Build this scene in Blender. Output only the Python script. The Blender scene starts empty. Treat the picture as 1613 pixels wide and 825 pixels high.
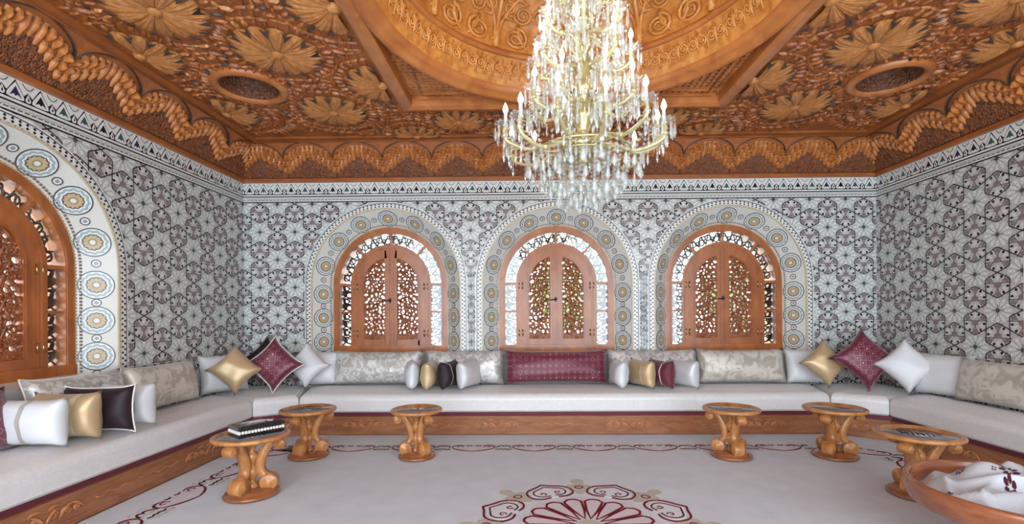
import bpy, bmesh, math, random
import numpy as np
from mathutils import Matrix, Vector
from mathutils.geometry import tessellate_polygon
random.seed(7); np.random.seed(7)
PI = math.pi
SC = bpy.context.scene
COL = SC.collection

# ------------------------------------------------------------------ camera
F_PX, PX, PY, YAW, ROLL = 749.4, 820.2, 495.4, 0.0143, -0.0063
cam = bpy.data.cameras.new('camera')
cam.sensor_fit = 'HORIZONTAL'; cam.sensor_width = 36.0
cam.lens = 36.0 * F_PX / 1613.0
cam.shift_x = -(PX - 806.5) / 1613.0
cam.shift_y = (PY - 412.5) / 1613.0
cam.clip_start = 0.05; cam.clip_end = 300
camo = bpy.data.objects.new('camera', cam); COL.objects.link(camo)
_R = Vector((math.cos(YAW), math.sin(YAW), 0)); _F = Vector((-math.sin(YAW), math.cos(YAW), 0)); _U = Vector((0, 0, 1))
_r = math.cos(ROLL) * _R + math.sin(ROLL) * _U
_u = -math.sin(ROLL) * _R + math.cos(ROLL) * _U
_m = Matrix((_r, _u, -_F)).transposed().to_4x4()
_m.translation = Vector((0, 0, 1.4))
camo.matrix_world = _m
SC.camera = camo

# ------------------------------------------------------------------ world and exposure
WORLD_STRENGTH = 6.4
BULB_WATTS = 0.36
w = bpy.data.worlds.new('sky'); SC.world = w; w.use_nodes = True
bg = w.node_tree.nodes['Background']
bg.inputs[0].default_value = (0.80, 0.905, 1.0, 1); bg.inputs[1].default_value = WORLD_STRENGTH
SC.view_settings.view_transform = 'Standard'
SC.view_settings.look = 'None'
SC.view_settings.gamma = 1.0
SC.view_settings.use_curve_mapping = False
SC.view_settings.exposure = 0.0

# ------------------------------------------------------------------ room constants
XC = 0.40; XL = -3.83; XR = 4.63; YB = 6.37; YW = 3.40
ZT = 3.19            # top of the tiled wall
ZC = 3.66            # flat ceiling
Y0 = -1.6            # room runs on behind the camera; end wall left out to let daylight in
R_IN, R_OPEN, R_OUT = 0.79, 1.0, 1.095      # window frame, niche mouth, outer border
Z_SP = 1.83; Z_SILL = 0.90; ND = 0.22

# ------------------------------------------------------------------ helpers
def lin(c):
    return tuple(((x/255)/12.92 if x/255 <= .04045 else ((x/255+.055)/1.055)**2.4) for x in c)

class MB:
    def __init__(s): s.v = []; s.f = []; s.m = []; s.s = []
    def add(s, vs, fs, mi=0, sm=False):
        o = len(s.v); s.v.extend([tuple(p) for p in vs])
        for f in fs:
            s.f.append([i+o for i in f]); s.m.append(mi); s.s.append(sm)
    def box(s, x0, x1, y0, y1, z0, z1, mi=0):
        s.add([(x0,y0,z0),(x1,y0,z0),(x1,y1,z0),(x0,y1,z0),(x0,y0,z1),(x1,y0,z1),(x1,y1,z1),(x0,y1,z1)],
              [(3,2,1,0),(4,5,6,7),(0,1,5,4),(1,2,6,5),(2,3,7,6),(3,0,4,7)], mi)
    def tube(s, pts, r, n=6, mi=0, sm=True, closed=False, cap=True):
        P = [Vector(p) for p in pts]; N = len(P)
        rr = r if isinstance(r, (list, tuple)) else [r]*N
        vs = []; up = None
        for i, p in enumerate(P):
            a = P[(i-1) % N] if (closed or i > 0) else P[i]
            b = P[(i+1) % N] if (closed or i < N-1) else P[i]
            t = (b-a)
            if t.length < 1e-9: t = Vector((0,0,1))
            t.normalize()
            if up is None:
                up = Vector((0,0,1)) if abs(t.z) < .9 else Vector((1,0,0))
            sd = t.cross(up)
            if sd.length < 1e-6: sd = t.orthogonal()
            sd.normalize(); up = sd.cross(t).normalized()
            for k in range(n):
                q = 2*PI*k/n
                vs.append(p + rr[i]*(math.cos(q)*sd + math.sin(q)*up))
        fs = []
        for i in range(N if closed else N-1):
            j = (i+1) % N
            for k in range(n):
                fs.append((i*n+k, i*n+(k+1)%n, j*n+(k+1)%n, j*n+k))
        if cap and not closed:
            fs.append(tuple(range(n))[::-1]); fs.append(tuple((N-1)*n+k for k in range(n)))
        s.add(vs, fs, mi, sm)
    def lathe(s, prof, n=16, c=(0,0,0), mi=0, sm=True, M=None):
        vs = []; fs = []
        for (r, z) in prof:
            for k in range(n):
                q = 2*PI*k/n
                p = Vector((r*math.cos(q), r*math.sin(q), z))
                if M is not None: p = M @ p
                vs.append(p + Vector(c))
        for i in range(len(prof)-1):
            for k in range(n):
                fs.append((i*n+k, i*n+(k+1)%n, (i+1)*n+(k+1)%n, (i+1)*n+k))
        s.add(vs, fs, mi, sm)
    def prism(s, poly, a, b, mi=0, ax='y', sidemi=None):
        # extrude a 2-D outline from a to b; ax is the extrusion axis
        def P(p, t):
            return (p[0], t, p[1]) if ax == 'y' else ((p[0], p[1], t) if ax == 'z' else (t, p[0], p[1]))
        n = len(poly)
        vs = [P(p, a) for p in poly] + [P(p, b) for p in poly]
        s.add(vs, [tuple(range(n)), tuple(range(2*n-1, n-1, -1))], mi)
        s.add(vs, [(i, (i+1)%n, n+(i+1)%n, n+i) for i in range(n)], mi if sidemi is None else sidemi)
    def ribbon(s, pts, wd, z0, z1, mi=0, ax='z', closed=False):
        # a flat raised band following a 2-D polyline
        n = len(pts); L = []; Rr = []
        ww = wd if isinstance(wd, (list, tuple)) else [wd]*n
        for i in range(n):
            a = pts[(i-1)%n] if (closed or i > 0) else pts[i]; b = pts[(i+1)%n] if (closed or i < n-1) else pts[i]
            tx, ty = b[0]-a[0], b[1]-a[1]; l = math.hypot(tx, ty) or 1
            nx, ny = -ty/l, tx/l
            L.append((pts[i][0]+nx*ww[i]/2, pts[i][1]+ny*ww[i]/2)); Rr.append((pts[i][0]-nx*ww[i]/2, pts[i][1]-ny*ww[i]/2))
        def P(p, t): return (p[0], p[1], t) if ax == 'z' else (p[0], t, p[1])
        vs = [P(p, z1) for p in L] + [P(p, z1) for p in Rr] + [P(p, z0) for p in L] + [P(p, z0) for p in Rr]
        fs = []
        for i in range(n if closed else n-1):
            j = (i+1) % n
            fs += [(i, j, n+j, n+i), (2*n+i, 2*n+j, j, i), (n+i, n+j, 3*n+j, 3*n+i)]
        s.add(vs, fs, mi)
    def mesh(s, name, mats):
        me = bpy.data.meshes.new(name); me.from_pydata(s.v, [], s.f)
        for m in (mats if isinstance(mats, (list, tuple)) else [mats]): me.materials.append(m)
        me.polygons.foreach_set('material_index', s.m); me.polygons.foreach_set('use_smooth', s.s)
        me.update(); return me
    def build(s, name, mats, parent=None, loc=None, rot=None, M=None):
        return put(name, s.mesh(name, mats), parent, loc, rot, M)

def put(name, me, parent=None, loc=None, rot=None, M=None):
    o = bpy.data.objects.new(name, me); COL.objects.link(o)
    if parent is not None: o.parent = parent
    if loc is not None: o.location = loc
    if rot is not None: o.rotation_euler = rot
    if M is not None: o.matrix_local = M
    return o
def tag(o, label=None, cat=None, group=None, kind=None):
    if label: o['label'] = label
    if cat: o['category'] = cat
    if group: o['group'] = group
    if kind: o['kind'] = kind
    return o
def thing(name, label, cat, loc=(0,0,0), rz=0, group=None):
    return tag(put(name, None, None, loc, (0,0,rz)), label, cat, group)
def copy_tree(o, parent=None):
    c = o.copy(); COL.objects.link(c); c.parent = parent
    for ch in o.children:
        copy_tree(ch, c)
    return c
def spline(pts, k=5, closed=False):
    n = len(pts); out = []
    rng = range(n if closed else n-1)
    for i in rng:
        g = lambda j: np.array(pts[j % n] if closed else pts[min(max(j, 0), n-1)], float)
        p0, p1, p2, p3 = g(i-1), g(i), g(i+1), g(i+2)
        for t in np.linspace(0, 1, k, endpoint=False):
            out.append(tuple(.5*((2*p1)+(-p0+p2)*t+(2*p0-5*p1+4*p2-p3)*t*t+(-p0+3*p1-3*p2+p3)*t**3)))
    if not closed: out.append(tuple(map(float, pts[-1])))
    return out
def arc(r, a0, a1, n, c=(0,0)):
    return [(c[0]+r*math.cos(a0+(a1-a0)*i/n), c[1]+r*math.sin(a0+(a1-a0)*i/n)) for i in range(n+1)]

# ------------------------------------------------------------------ materials
def newmat(name):
    m = bpy.data.materials.new(name); m.use_nodes = True
    nt = m.node_tree; return m, nt, nt.nodes['Principled BSDF']
def N(nt, t, **kw):
    n = nt.nodes.new(t)
    for k, v in kw.items(): setattr(n, k, v)
    return n
def ramp(nt, fac, stops):
    r = N(nt, 'ShaderNodeValToRGB'); e = r.color_ramp.elements
    while len(e) < len(stops): e.new(.5)
    for el, (p, c) in zip(e, stops):
        el.position = p; el.color = (*c, 1)
    nt.links.new(fac, r.inputs[0]); return r.outputs[0]
def coords(nt, scale=(1,1,1), kind='Object'):
    tc = N(nt, 'ShaderNodeTexCoord'); mp = N(nt, 'ShaderNodeMapping'); mp.inputs['Scale'].default_value = scale
    nt.links.new(tc.outputs[kind], mp.inputs[0]); return mp.outputs[0]
def bump(nt, p, h, strength=.3, dist=.01):
    b = N(nt, 'ShaderNodeBump'); b.inputs['Strength'].default_value = strength; b.inputs['Distance'].default_value = dist
    nt.links.new(h, b.inputs['Height']); nt.links.new(b.outputs[0], p.inputs['Normal']); return b
def plain(name, c, rough=.5, metal=0, var=.06, nscale=6, spec=.5, sheen=0, coat=0):
    m, nt, p = newmat(name); c = lin(c)
    n = N(nt, 'ShaderNodeTexNoise'); n.inputs['Scale'].default_value = nscale; n.inputs['Detail'].default_value = 3
    nt.links.new(coords(nt), n.inputs['Vector'])
    col = ramp(nt, n.outputs['Fac'], [(.3, tuple(x*(1-var) for x in c)), (.7, tuple(min(1, x*(1+var)) for x in c))])
    nt.links.new(col, p.inputs['Base Color'])
    p.inputs['Roughness'].default_value = rough; p.inputs['Metallic'].default_value = metal
    p.inputs['Specular IOR Level'].default_value = spec
    if sheen: p.inputs['Sheen Weight'].default_value = sheen
    if coat: p.inputs['Coat Weight'].default_value = coat
    return m
def wood(name, c1, c2, scale=(2,2,14), rough=.35, coat=.25, bs=.15, carve=0, cscale=30):
    m, nt, p = newmat(name)
    v = coords(nt, scale)
    n = N(nt, 'ShaderNodeTexNoise'); n.inputs['Scale'].default_value = 2.2; n.inputs['Detail'].default_value = 6
    n.inputs['Distortion'].default_value = .8
    nt.links.new(v, n.inputs['Vector'])
    nt.links.new(ramp(nt, n.outputs['Fac'], [(.3, lin(c1)), (.7, lin(c2))]), p.inputs['Base Color'])
    p.inputs['Roughness'].default_value = rough; p.inputs['Coat Weight'].default_value = coat
    p.inputs['Coat Roughness'].default_value = .2
    if carve:
        vo = N(nt, 'ShaderNodeTexVoronoi', feature='SMOOTH_F1'); vo.inputs['Scale'].default_value = cscale
        n2 = N(nt, 'ShaderNodeTexNoise'); n2.inputs['Scale'].default_value = cscale*.4; n2.inputs['Detail'].default_value = 2
        v2 = coords(nt)
        mx = N(nt, 'ShaderNodeVectorMath', operation='ADD'); sc = N(nt, 'ShaderNodeVectorMath', operation='SCALE'); sc.inputs['Scale'].default_value = .06
        nt.links.new(v2, n2.inputs['Vector']); nt.links.new(n2.outputs['Color'], sc.inputs[0])
        nt.links.new(v2, mx.inputs[0]); nt.links.new(sc.outputs[0], mx.inputs[1]); nt.links.new(mx.outputs[0], vo.inputs['Vector'])
        bump(nt, p, vo.outputs['Distance'], carve, .02)
    else:
        bump(nt, p, n.outputs['Fac'], bs, .003)
    return m
def brocade(name, c1, c2, k=9, kz=None, rough=.35, metal=.15, dist=.25, lo=.35, hi=.6, mode='flower', sheen=.2):
    # woven pattern: rows of flowers or a small diamond grid in two threads
    m, nt, p = newmat(name); kz = kz or k
    v = coords(nt, (k, k, kz))
    if mode == 'flower':
        n = N(nt, 'ShaderNodeTexNoise'); n.inputs['Scale'].default_value = 1.6; n.inputs['Detail'].default_value = 3
        nt.links.new(v, n.inputs['Vector'])
        sc = N(nt, 'ShaderNodeVectorMath', operation='SCALE'); sc.inputs['Scale'].default_value = dist
        nt.links.new(n.outputs['Color'], sc.inputs[0])
        ad = N(nt, 'ShaderNodeVectorMath', operation='ADD'); nt.links.new(v, ad.inputs[0]); nt.links.new(sc.outputs[0], ad.inputs[1])
        vo = N(nt, 'ShaderNodeTexVoronoi', feature='F1'); vo.inputs['Scale'].default_value = 1; vo.inputs['Randomness'].default_value = .25
        nt.links.new(ad.outputs[0], vo.inputs['Vector']); fac = vo.outputs['Distance']
    elif mode == 'damask':
        n = N(nt, 'ShaderNodeTexNoise'); n.inputs['Scale'].default_value = 1; n.inputs['Detail'].default_value = 3; n.inputs['Distortion'].default_value = dist
        nt.links.new(v, n.inputs['Vector']); fac = n.outputs['Fac']
    else:
        vo = N(nt, 'ShaderNodeTexVoronoi', feature='F1', distance='MANHATTAN'); vo.inputs['Scale'].default_value = 1; vo.inputs['Randomness'].default_value = 0
        nt.links.new(v, vo.inputs['Vector'])
        n = N(nt, 'ShaderNodeTexNoise'); n.inputs['Scale'].default_value = .5; n.inputs['Detail'].default_value = 2
        nt.links.new(v, n.inputs['Vector'])
        mm = N(nt, 'ShaderNodeMath', operation='MULTIPLY_ADD'); mm.inputs[1].default_value = .5
        nt.links.new(n.outputs['Fac'], mm.inputs[0]); nt.links.new(vo.outputs['Distance'], mm.inputs[2]); fac = mm.outputs[0]
    st = [(lo, lin(c2)), (hi, lin(c1))] if mode != 'grid' else [(.40, lin(c2)), (.48, lin(c1)), (.72, lin(c1)), (.80, lin(tuple(int(.35*x+.65*y) for x, y in zip(c1, c2)))), (.88, lin(c1))]
    nt.links.new(ramp(nt, fac, st), p.inputs['Base Color'])
    p.inputs['Roughness'].default_value = rough; p.inputs['Metallic'].default_value = metal
    p.inputs['Sheen Weight'].default_value = sheen
    wv = N(nt, 'ShaderNodeTexNoise'); wv.inputs['Scale'].default_value = 160
    nt.links.new(coords(nt), wv.inputs['Vector']); bump(nt, p, wv.outputs['Fac'], .2, .002)
    return m
def glassy(name, tint, gloss=.12, diff=.0, rough=.03):
    m = bpy.data.materials.new(name); m.use_nodes = True; nt = m.node_tree; nt.nodes.clear()
    out = N(nt, 'ShaderNodeOutputMaterial'); tr = N(nt, 'ShaderNodeBsdfTransparent'); gl = N(nt, 'ShaderNodeBsdfGlossy')
    tr.inputs[0].default_value = (*tint, 1); gl.inputs['Roughness'].default_value = rough
    m1 = N(nt, 'ShaderNodeMixShader'); m1.inputs[0].default_value = gloss
    nt.links.new(tr.outputs[0], m1.inputs[1]); nt.links.new(gl.outputs[0], m1.inputs[2]); last = m1
    if diff:
        df = N(nt, 'ShaderNodeBsdfDiffuse'); df.inputs[0].default_value = (.82, .83, .80, 1)
        m2 = N(nt, 'ShaderNodeMixShader'); m2.inputs[0].default_value = diff
        nt.links.new(m1.outputs[0], m2.inputs[1]); nt.links.new(df.outputs[0], m2.inputs[2]); last = m2
    nt.links.new(last.outputs[0], out.inputs[0]); return m

M = {}
M['grout'] = plain('pale_grout', (186,186,182), .6)
M['t_white'] = plain('white_glaze', (226,227,224), .18, var=.04, nscale=30)
M['t_pale'] = plain('pale_sage_glaze', (196,200,194), .18, var=.07, nscale=25)
M['t_grey'] = plain('grey_glaze', (150,154,152), .2, var=.1, nscale=25)
M['t_greige'] = plain('greige_glaze', (192,190,189), .2, var=.12, nscale=25)
M['t_brown'] = plain('brown_glaze', (138,122,118), .2, var=.15, nscale=25)
M['t_black'] = plain('black_glaze', (34,32,36), .16)
M['t_line'] = plain('charcoal_glaze', (84,78,80), .18)
M['t_navy'] = plain('navy_glaze', (44,46,78), .2)
M['t_green'] = plain('green_glaze', (62,92,88), .2)
M['t_gold'] = plain('ochre_glaze', (192,170,128), .25, var=.1, nscale=30)
M['t_blue'] = plain('duck_egg_glaze', (158,178,180), .2, var=.07, nscale=20)
M['t_sand'] = plain('sand_glaze', (204,192,164), .25)
M['t_strap'] = plain('black_strap_glaze', (58,52,54), .18)
M['plaster'] = plain('ivory_panel', (214,213,205), .28, var=.03)
M['terracotta'] = plain('terracotta_render', (205,160,135), .8)
M['w_frame'] = wood('honey_wood', (148,80,37), (184,109,54), (3,3,1.2), .3, .35)
M['w_lattice'] = wood('carved_red_wood', (128,66,34), (172,102,56), (6,6,6), .4, .2, carve=.6, cscale=60)
M['w_ceil'] = wood('ceiling_wood', (130,68,28), (182,106,48), (3,3,3), .45, .12, carve=.35, cscale=34)
M['w_petal'] = wood('fan_wood', (162,98,48), (206,140,78), (9,9,9), .42, .15)
M['w_dark'] = wood('dark_inlay_wood', (54,42,40), (84,64,54), (6,6,6), .5, .1)
M['w_cove'] = wood('cove_board_wood', (144,78,36), (176,104,52), (1.5,1.5,6), .4, .2)
M['w_filigree'] = wood('filigree_wood', (96,58,40), (138,86,58), (9,9,9), .5, .1, carve=1.0, cscale=46)
M['w_muq'] = wood('light_muqarnas_wood', (172,98,44), (212,136,68), (8,8,8), .42, .15)
M['w_dome'] = wood('lamplit_dome_wood', (180,108,44), (220,150,74), (5,5,5), .38, .2, carve=.7, cscale=14)  # chandelier light on the dome painted in as a brighter, more golden wood
M['w_scroll'] = wood('lamplit_scroll_wood', (192,118,50), (230,162,84), (6,6,6), .35, .25)  # dome carving: its lighter gold also carries the chandelier's glow
M['w_mould'] = wood('orange_moulding_wood', (166,94,44), (202,128,66), (2,2,2), .35, .3)
M['w_table'] = wood('turned_table_wood', (158,98,50), (202,140,82), (6,6,3), .28, .4)
M['w_base'] = wood('table_base_wood', (120,70,40), (156,96,58), (5,5,5), .25, .5)
M['w_plinth'] = wood('plinth_wood', (134,82,50), (170,112,74), (2,2,9), .3, .35)
M['w_leaf'] = wood('carved_leaf_wood', (168,100,58), (206,142,94), (8,8,8), .3, .35)
M['w_tray'] = wood('tray_wood', (126,70,42), (166,98,62), (2,2,8), .22, .5)
M['carpet'] = plain('carpet_pile', (202,207,214), .95, var=.05, nscale=5, spec=.1, sheen=.1)
M['c_maroon'] = plain('maroon_pile', (112,34,44), .95, spec=.1)
M['c_dark'] = plain('plum_pile', (74,36,44), .95, spec=.1)
M['c_pink'] = plain('blush_pile', (208,200,205), .95, spec=.1)
M['c_olive'] = plain('sage_pile', (186,182,170), .95, spec=.1)
M['c_white'] = plain('white_pile', (214,216,222), .95, spec=.1)
M['floor'] = plain('stone_floor', (180,176,170), .5)
M['f_seat'] = brocade('ivory_satin', (220,218,217), (228,226,225), 26, rough=.4, metal=.03, dist=1.5, lo=.3, hi=.6, mode='damask')
M['f_white'] = plain('white_satin', (216,217,220), .36, var=.02, sheen=.3)
M['f_silver'] = brocade('silver_brocade', (178,174,168), (216,214,210), 14, rough=.36, metal=.2, dist=1.2, lo=.46, hi=.54, mode='damask')
M['f_beige'] = brocade('beige_brocade', (180,173,160), (212,206,194), 9, rough=.4, metal=.15, dist=.9, lo=.46, hi=.56, mode='damask')
M['f_gold'] = plain('gold_satin', (196,168,128), .33, metal=.25, var=.05, sheen=.2)
M['f_goldpale'] = plain('pale_gold_satin', (214,200,178), .3, metal=.2)
M['f_maroon'] = plain('maroon_velvet', (100,24,44), .6, var=.12, sheen=.2)
M['f_black'] = plain('black_plum_velvet', (34,12,22), .6, var=.1, sheen=.06)
M['f_mbroc'] = brocade('maroon_brocade', (104,32,52), (196,146,154), 13, rough=.4, metal=.12, mode='grid', sheen=.3)
M['f_stripe'] = plain('taupe_ribbon', (176,168,156), .4)
M['f_pipe'] = plain('ivory_piping', (226,220,214), .45)
M['f_silverp'] = plain('silver_satin', (204,204,207), .36, metal=.12, sheen=.2)
M['glass'] = glassy('window_glass', (.95, .97, .96), .08)
M['crystal'] = glassy('crystal', (.93, .945, .93), .19, .20, .08)
M['gilt'] = plain('pale_gilt', (206,192,140), .22, metal=.75, var=.1)
M['armglass'] = plain('champagne_glass_arm', (198,186,136), .12, metal=.35, var=.08, coat=.6)
M['brass'] = plain('brass', (196,160,110), .25, metal=.9)
M['iron'] = plain('dark_iron', (52,46,44), .5, metal=.5)
M['tbl_glass'] = plain('smoked_table_glass', (112,108,110), .06, var=.25, nscale=14, coat=1)
M['tbl_lace'] = brocade('black_lace_under_glass', (30,28,30), (150,148,146), 34, rough=.06, metal=0, lo=.3, hi=.5, mode='flower', sheen=0)
M['lacquer'] = plain('black_lacquer', (26,22,24), .12, coat=.8)
M['pearl'] = plain('pearl', (226,222,214), .25, coat=.4)
M['cloth'] = plain('white_tray_cloth', (180,181,186), .45, var=.02, sheen=.2)
M['leaf'] = plain('garden_leaf', (120,150,80), .6, var=.25)
M['bark'] = plain('bark', (110,92,74), .9)
M['paving'] = plain('garden_paving', (214,208,196), .8)
m, nt, p = newmat('lit_bulb'); M['bulb'] = m
p.inputs['Base Color'].default_value = (1,.97,.9,1); p.inputs['Emission Color'].default_value = (1,.95,.86,1); p.inputs['Emission Strength'].default_value = 9
try: m.cycles.emission_sampling = 'NONE'
except Exception: pass
M['candle'] = plain('ivory_candle_tube', (236,234,224), .4)

# ================================================================== SETTING
# ---- floor
b = MB(); b.box(XL, XR, Y0, YB, -.06, -.012); tag(b.build('floor', M['floor']), 'pale stone floor under the carpet', kind='structure')

# ---- tiled walls: local frame x = along the wall, y = into the room, z = up
WALLS = {
 'wall_back':  dict(loc=(XC, YB, 0), rz=PI,    lo=XC-XR, hi=XC-XL, win=[-2.3, 0, 2.3], vis=(-4.25, 4.25)),
 'wall_left':  dict(loc=(XL, YW, 0), rz=-PI/2, lo=YW-YB, hi=YW-Y0, win=[0], vis=(-2.98, 1.3)),
 'wall_right': dict(loc=(XR, YW, 0), rz=PI/2,  lo=Y0-YW, hi=YB-YW, win=[0], vis=(-1.3, 2.98)),
}
RT = .1245; PXC = .237; PZC = .249; SXC = PXC/(2*RT*math.cos(PI/6))
def hexpoly(r, k=1.0): return [(r*k*1.1547*math.cos(PI/3*i)*SXC, r*k*1.1547*math.sin(PI/3*i)) for i in range(6)]
def flat(b, poly, y, mi): b.add([(p[0], y, p[1]) for p in poly], [tuple(range(len(poly)))], mi)
def strip(b, p, q, wd, y, mi):
    dx, dz = q[0]-p[0], q[1]-p[1]; l = math.hypot(dx, dz); nx, nz = -dz/l*wd/2, dx/l*wd/2
    b.add([(p[0]+nx, y, p[1]+nz), (q[0]+nx, y, q[1]+nz), (q[0]-nx, y, q[1]-nz), (p[0]-nx, y, p[1]-nz)], [(0,1,2,3)], mi)
def star_tile():
    b = MB(); b.prism(hexpoly(RT, .975), 0, .005, 0)
    u = lambda a, r: (r*RT*math.cos(math.radians(a))*SXC, r*RT*math.sin(math.radians(a)))
    for a in (90, 210, 330):                        # small kites towards the rosettes
        flat(b, [u(a-16,.78), u(a,.98), u(a+16,.78), u(a,.5)], .0056, 2)
    for a in (30, 150, 270):
        for d in (-23, 23):
            flat(b, [u(a+d-15,.62), u(a+d-13,.95), u(a+d+13,.95), u(a+d+15,.62)], .0056, 3)
            c = u(a+d, .72); q = .125*RT
            flat(b, [(c[0]+q*SXC*math.cos(t), c[1]+q*math.sin(t)) for t in (0,1.05,2.1,3.14,4.19,5.24)], .0062, 1)
        flat(b, [u(a-7,.55), u(a,.98), u(a+7,.55), u(a,.36)], .0056, 3)
    for a in (90, 210, 330):                        # thin straps behind the centre
        o = u(a+180, .17); t = u(a+90, 1.0)
        strip(b, (o[0]+t[0], o[1]+t[1]), (o[0]-t[0], o[1]-t[1]), .0075, .0066, 4)
    flat(b, [u(90+72*i, .3) for i in range(5)], .0072, 2)
    return b.mesh('star_tile', [M['t_greige'], M['t_black'], M['t_brown'], M['t_white'], M['t_line']])
def rosette_tile():
    b = MB(); b.prism(hexpoly(RT, .975), 0, .005, 0)
    u = lambda a, r: (r*RT*math.cos(math.radians(a))*SXC, r*RT*math.sin(math.radians(a)))
    for k in range(12):
        a = 30*k
        flat(b, [u(a, .28), u(a+9, .62), u(a+5, .97), u(a-5, .97), u(a-9, .62)], .0056, 1)
        strip(b, u(a+15, .16), u(a+15, .92), .0038, .0062, 2)
        c = u(a, .66); flat(b, [(c[0]+.05*RT*x, c[1]+.05*RT*z) for x, z in ((1,0),(0,1),(-1,0),(0,-1))], .0066, 2)
    for k in range(4): strip(b, u(90*k, .05), u(90*k, .5), .006, .0068, 3)
    flat(b, [u(30*i, .15 if i % 2 else .2) for i in range(12)], .0072, 3)
    return b.mesh('rosette_tile', [M['t_pale'], M['t_white'], M['t_grey'], M['t_line']])
ME_STAR, ME_ROS = star_tile(), rosette_tile()
def arch_out(s, z, c, R):
    """signed distance outside the arch outline (negative inside) and the outward normal"""
    if z >= Z_SP:
        d = math.hypot(s-c, z-Z_SP); n = ((s-c)/d, (z-Z_SP)/d) if d > 1e-6 else (0, 1); return d-R, n
    return abs(s-c)-R, (math.copysign(1, s-c), 0)
CLIP_R = 1.06
def clip_mesh(me, rotpi, cx, cz, planes):
    bm = bmesh.new(); bm.from_mesh(me)
    if rotpi: bmesh.ops.rotate(bm, verts=bm.verts, cent=(0,0,0), matrix=Matrix.Rotation(PI, 3, 'Y'))
    for co, no in planes:
        bmesh.ops.bisect_plane(bm, geom=bm.verts[:]+bm.edges[:]+bm.faces[:], plane_co=(co[0]-cx, 0, co[1]-cz), plane_no=(-no[0], 0, -no[1]), clear_outer=True)
    if not bm.faces: bm.free(); return None
    r = bpy.data.meshes.new('cut_tile'); bm.to_mesh(r); bm.free()
    for mt in me.materials: r.materials.append(mt)
    return r
Z_TILE_TOP = 2.935; Z_TILE_LOW = .50
def wall_tiles(root, wd, s0, lo, hi):
    z0 = 2.532; lines = MB()
    i0, i1 = int(math.floor((lo-s0)/PXC))-1, int(math.ceil((hi-s0)/PXC))+1
    for i in range(i0, i1+1):
        odd = i % 2
        for j in range(-9, 4):
            s = s0 + i*PXC; z = z0 + (j + .5*odd)*PZC
            if s < lo-.14 or s > hi+.14 or z < Z_TILE_LOW-.1 or z > Z_TILE_TOP+.12: continue
            ty = (j - odd) % 3
            planes = []; drop = False
            for c in wd['win']:
                d, n = arch_out(s, z, c, CLIP_R)
                if d < -.16: drop = True; break
                if d < .17: planes.append(((s-n[0]*d, z-n[1]*d), n))
            if drop: continue
            if s - .145 < wd['lo']: planes.append(((wd['lo'], z), (1, 0)))
            if s + .145 > wd['hi']: planes.append(((wd['hi'], z), (-1, 0)))
            if z + .13 > Z_TILE_TOP: planes.append(((s, Z_TILE_TOP), (0, -1)))
            me = ME_ROS if ty == 0 else ME_STAR; rp = ty == 1
            nm = 'rosette_tile' if ty == 0 else 'star_tile'
            if planes:
                me2 = clip_mesh(me, rp, s, z, planes)
                if me2: put(nm, me2, root, (s, 0, z))
            else: put(nm, me, root, (s, 0, z), (0, PI, 0) if rp else None)
            if ty == 2:                               # apex-up star: crossing straps shared with its three neighbours
                U = lambda a, r=RT: (r*math.cos(math.radians(a))*SXC, r*math.sin(math.radians(a)))
                for th in (30, 150, 270):
                    B = (s+U(th, 2*RT)[0], z+U(th, 2*RT)[1])
                    for sg in (1, -1):
                        a = U(th+60*sg, RT*1.02); e = U(th+240*sg, RT*1.02)
                        p, q = (s+a[0], z+a[1]), (B[0]+e[0], B[1]+e[1])
                        ok = [t for t in np.linspace(0, 1, 13) if lo <= p[0]+(q[0]-p[0])*t <= hi and p[1]+(q[1]-p[1])*t < Z_TILE_TOP
                              and all(arch_out(p[0]+(q[0]-p[0])*t, p[1]+(q[1]-p[1])*t, c, CLIP_R)[0] > 0 for c in wd['win'])]
                        if len(ok) > 2:
                            f = lambda t: (p[0]+(q[0]-p[0])*t, p[1]+(q[1]-p[1])*t)
                            strip(lines, f(ok[0]), f(ok[-1]), .0115, .0082, 0)
    tag(lines.build('strapwork', M['t_strap'], root), kind='stuff')

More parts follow.
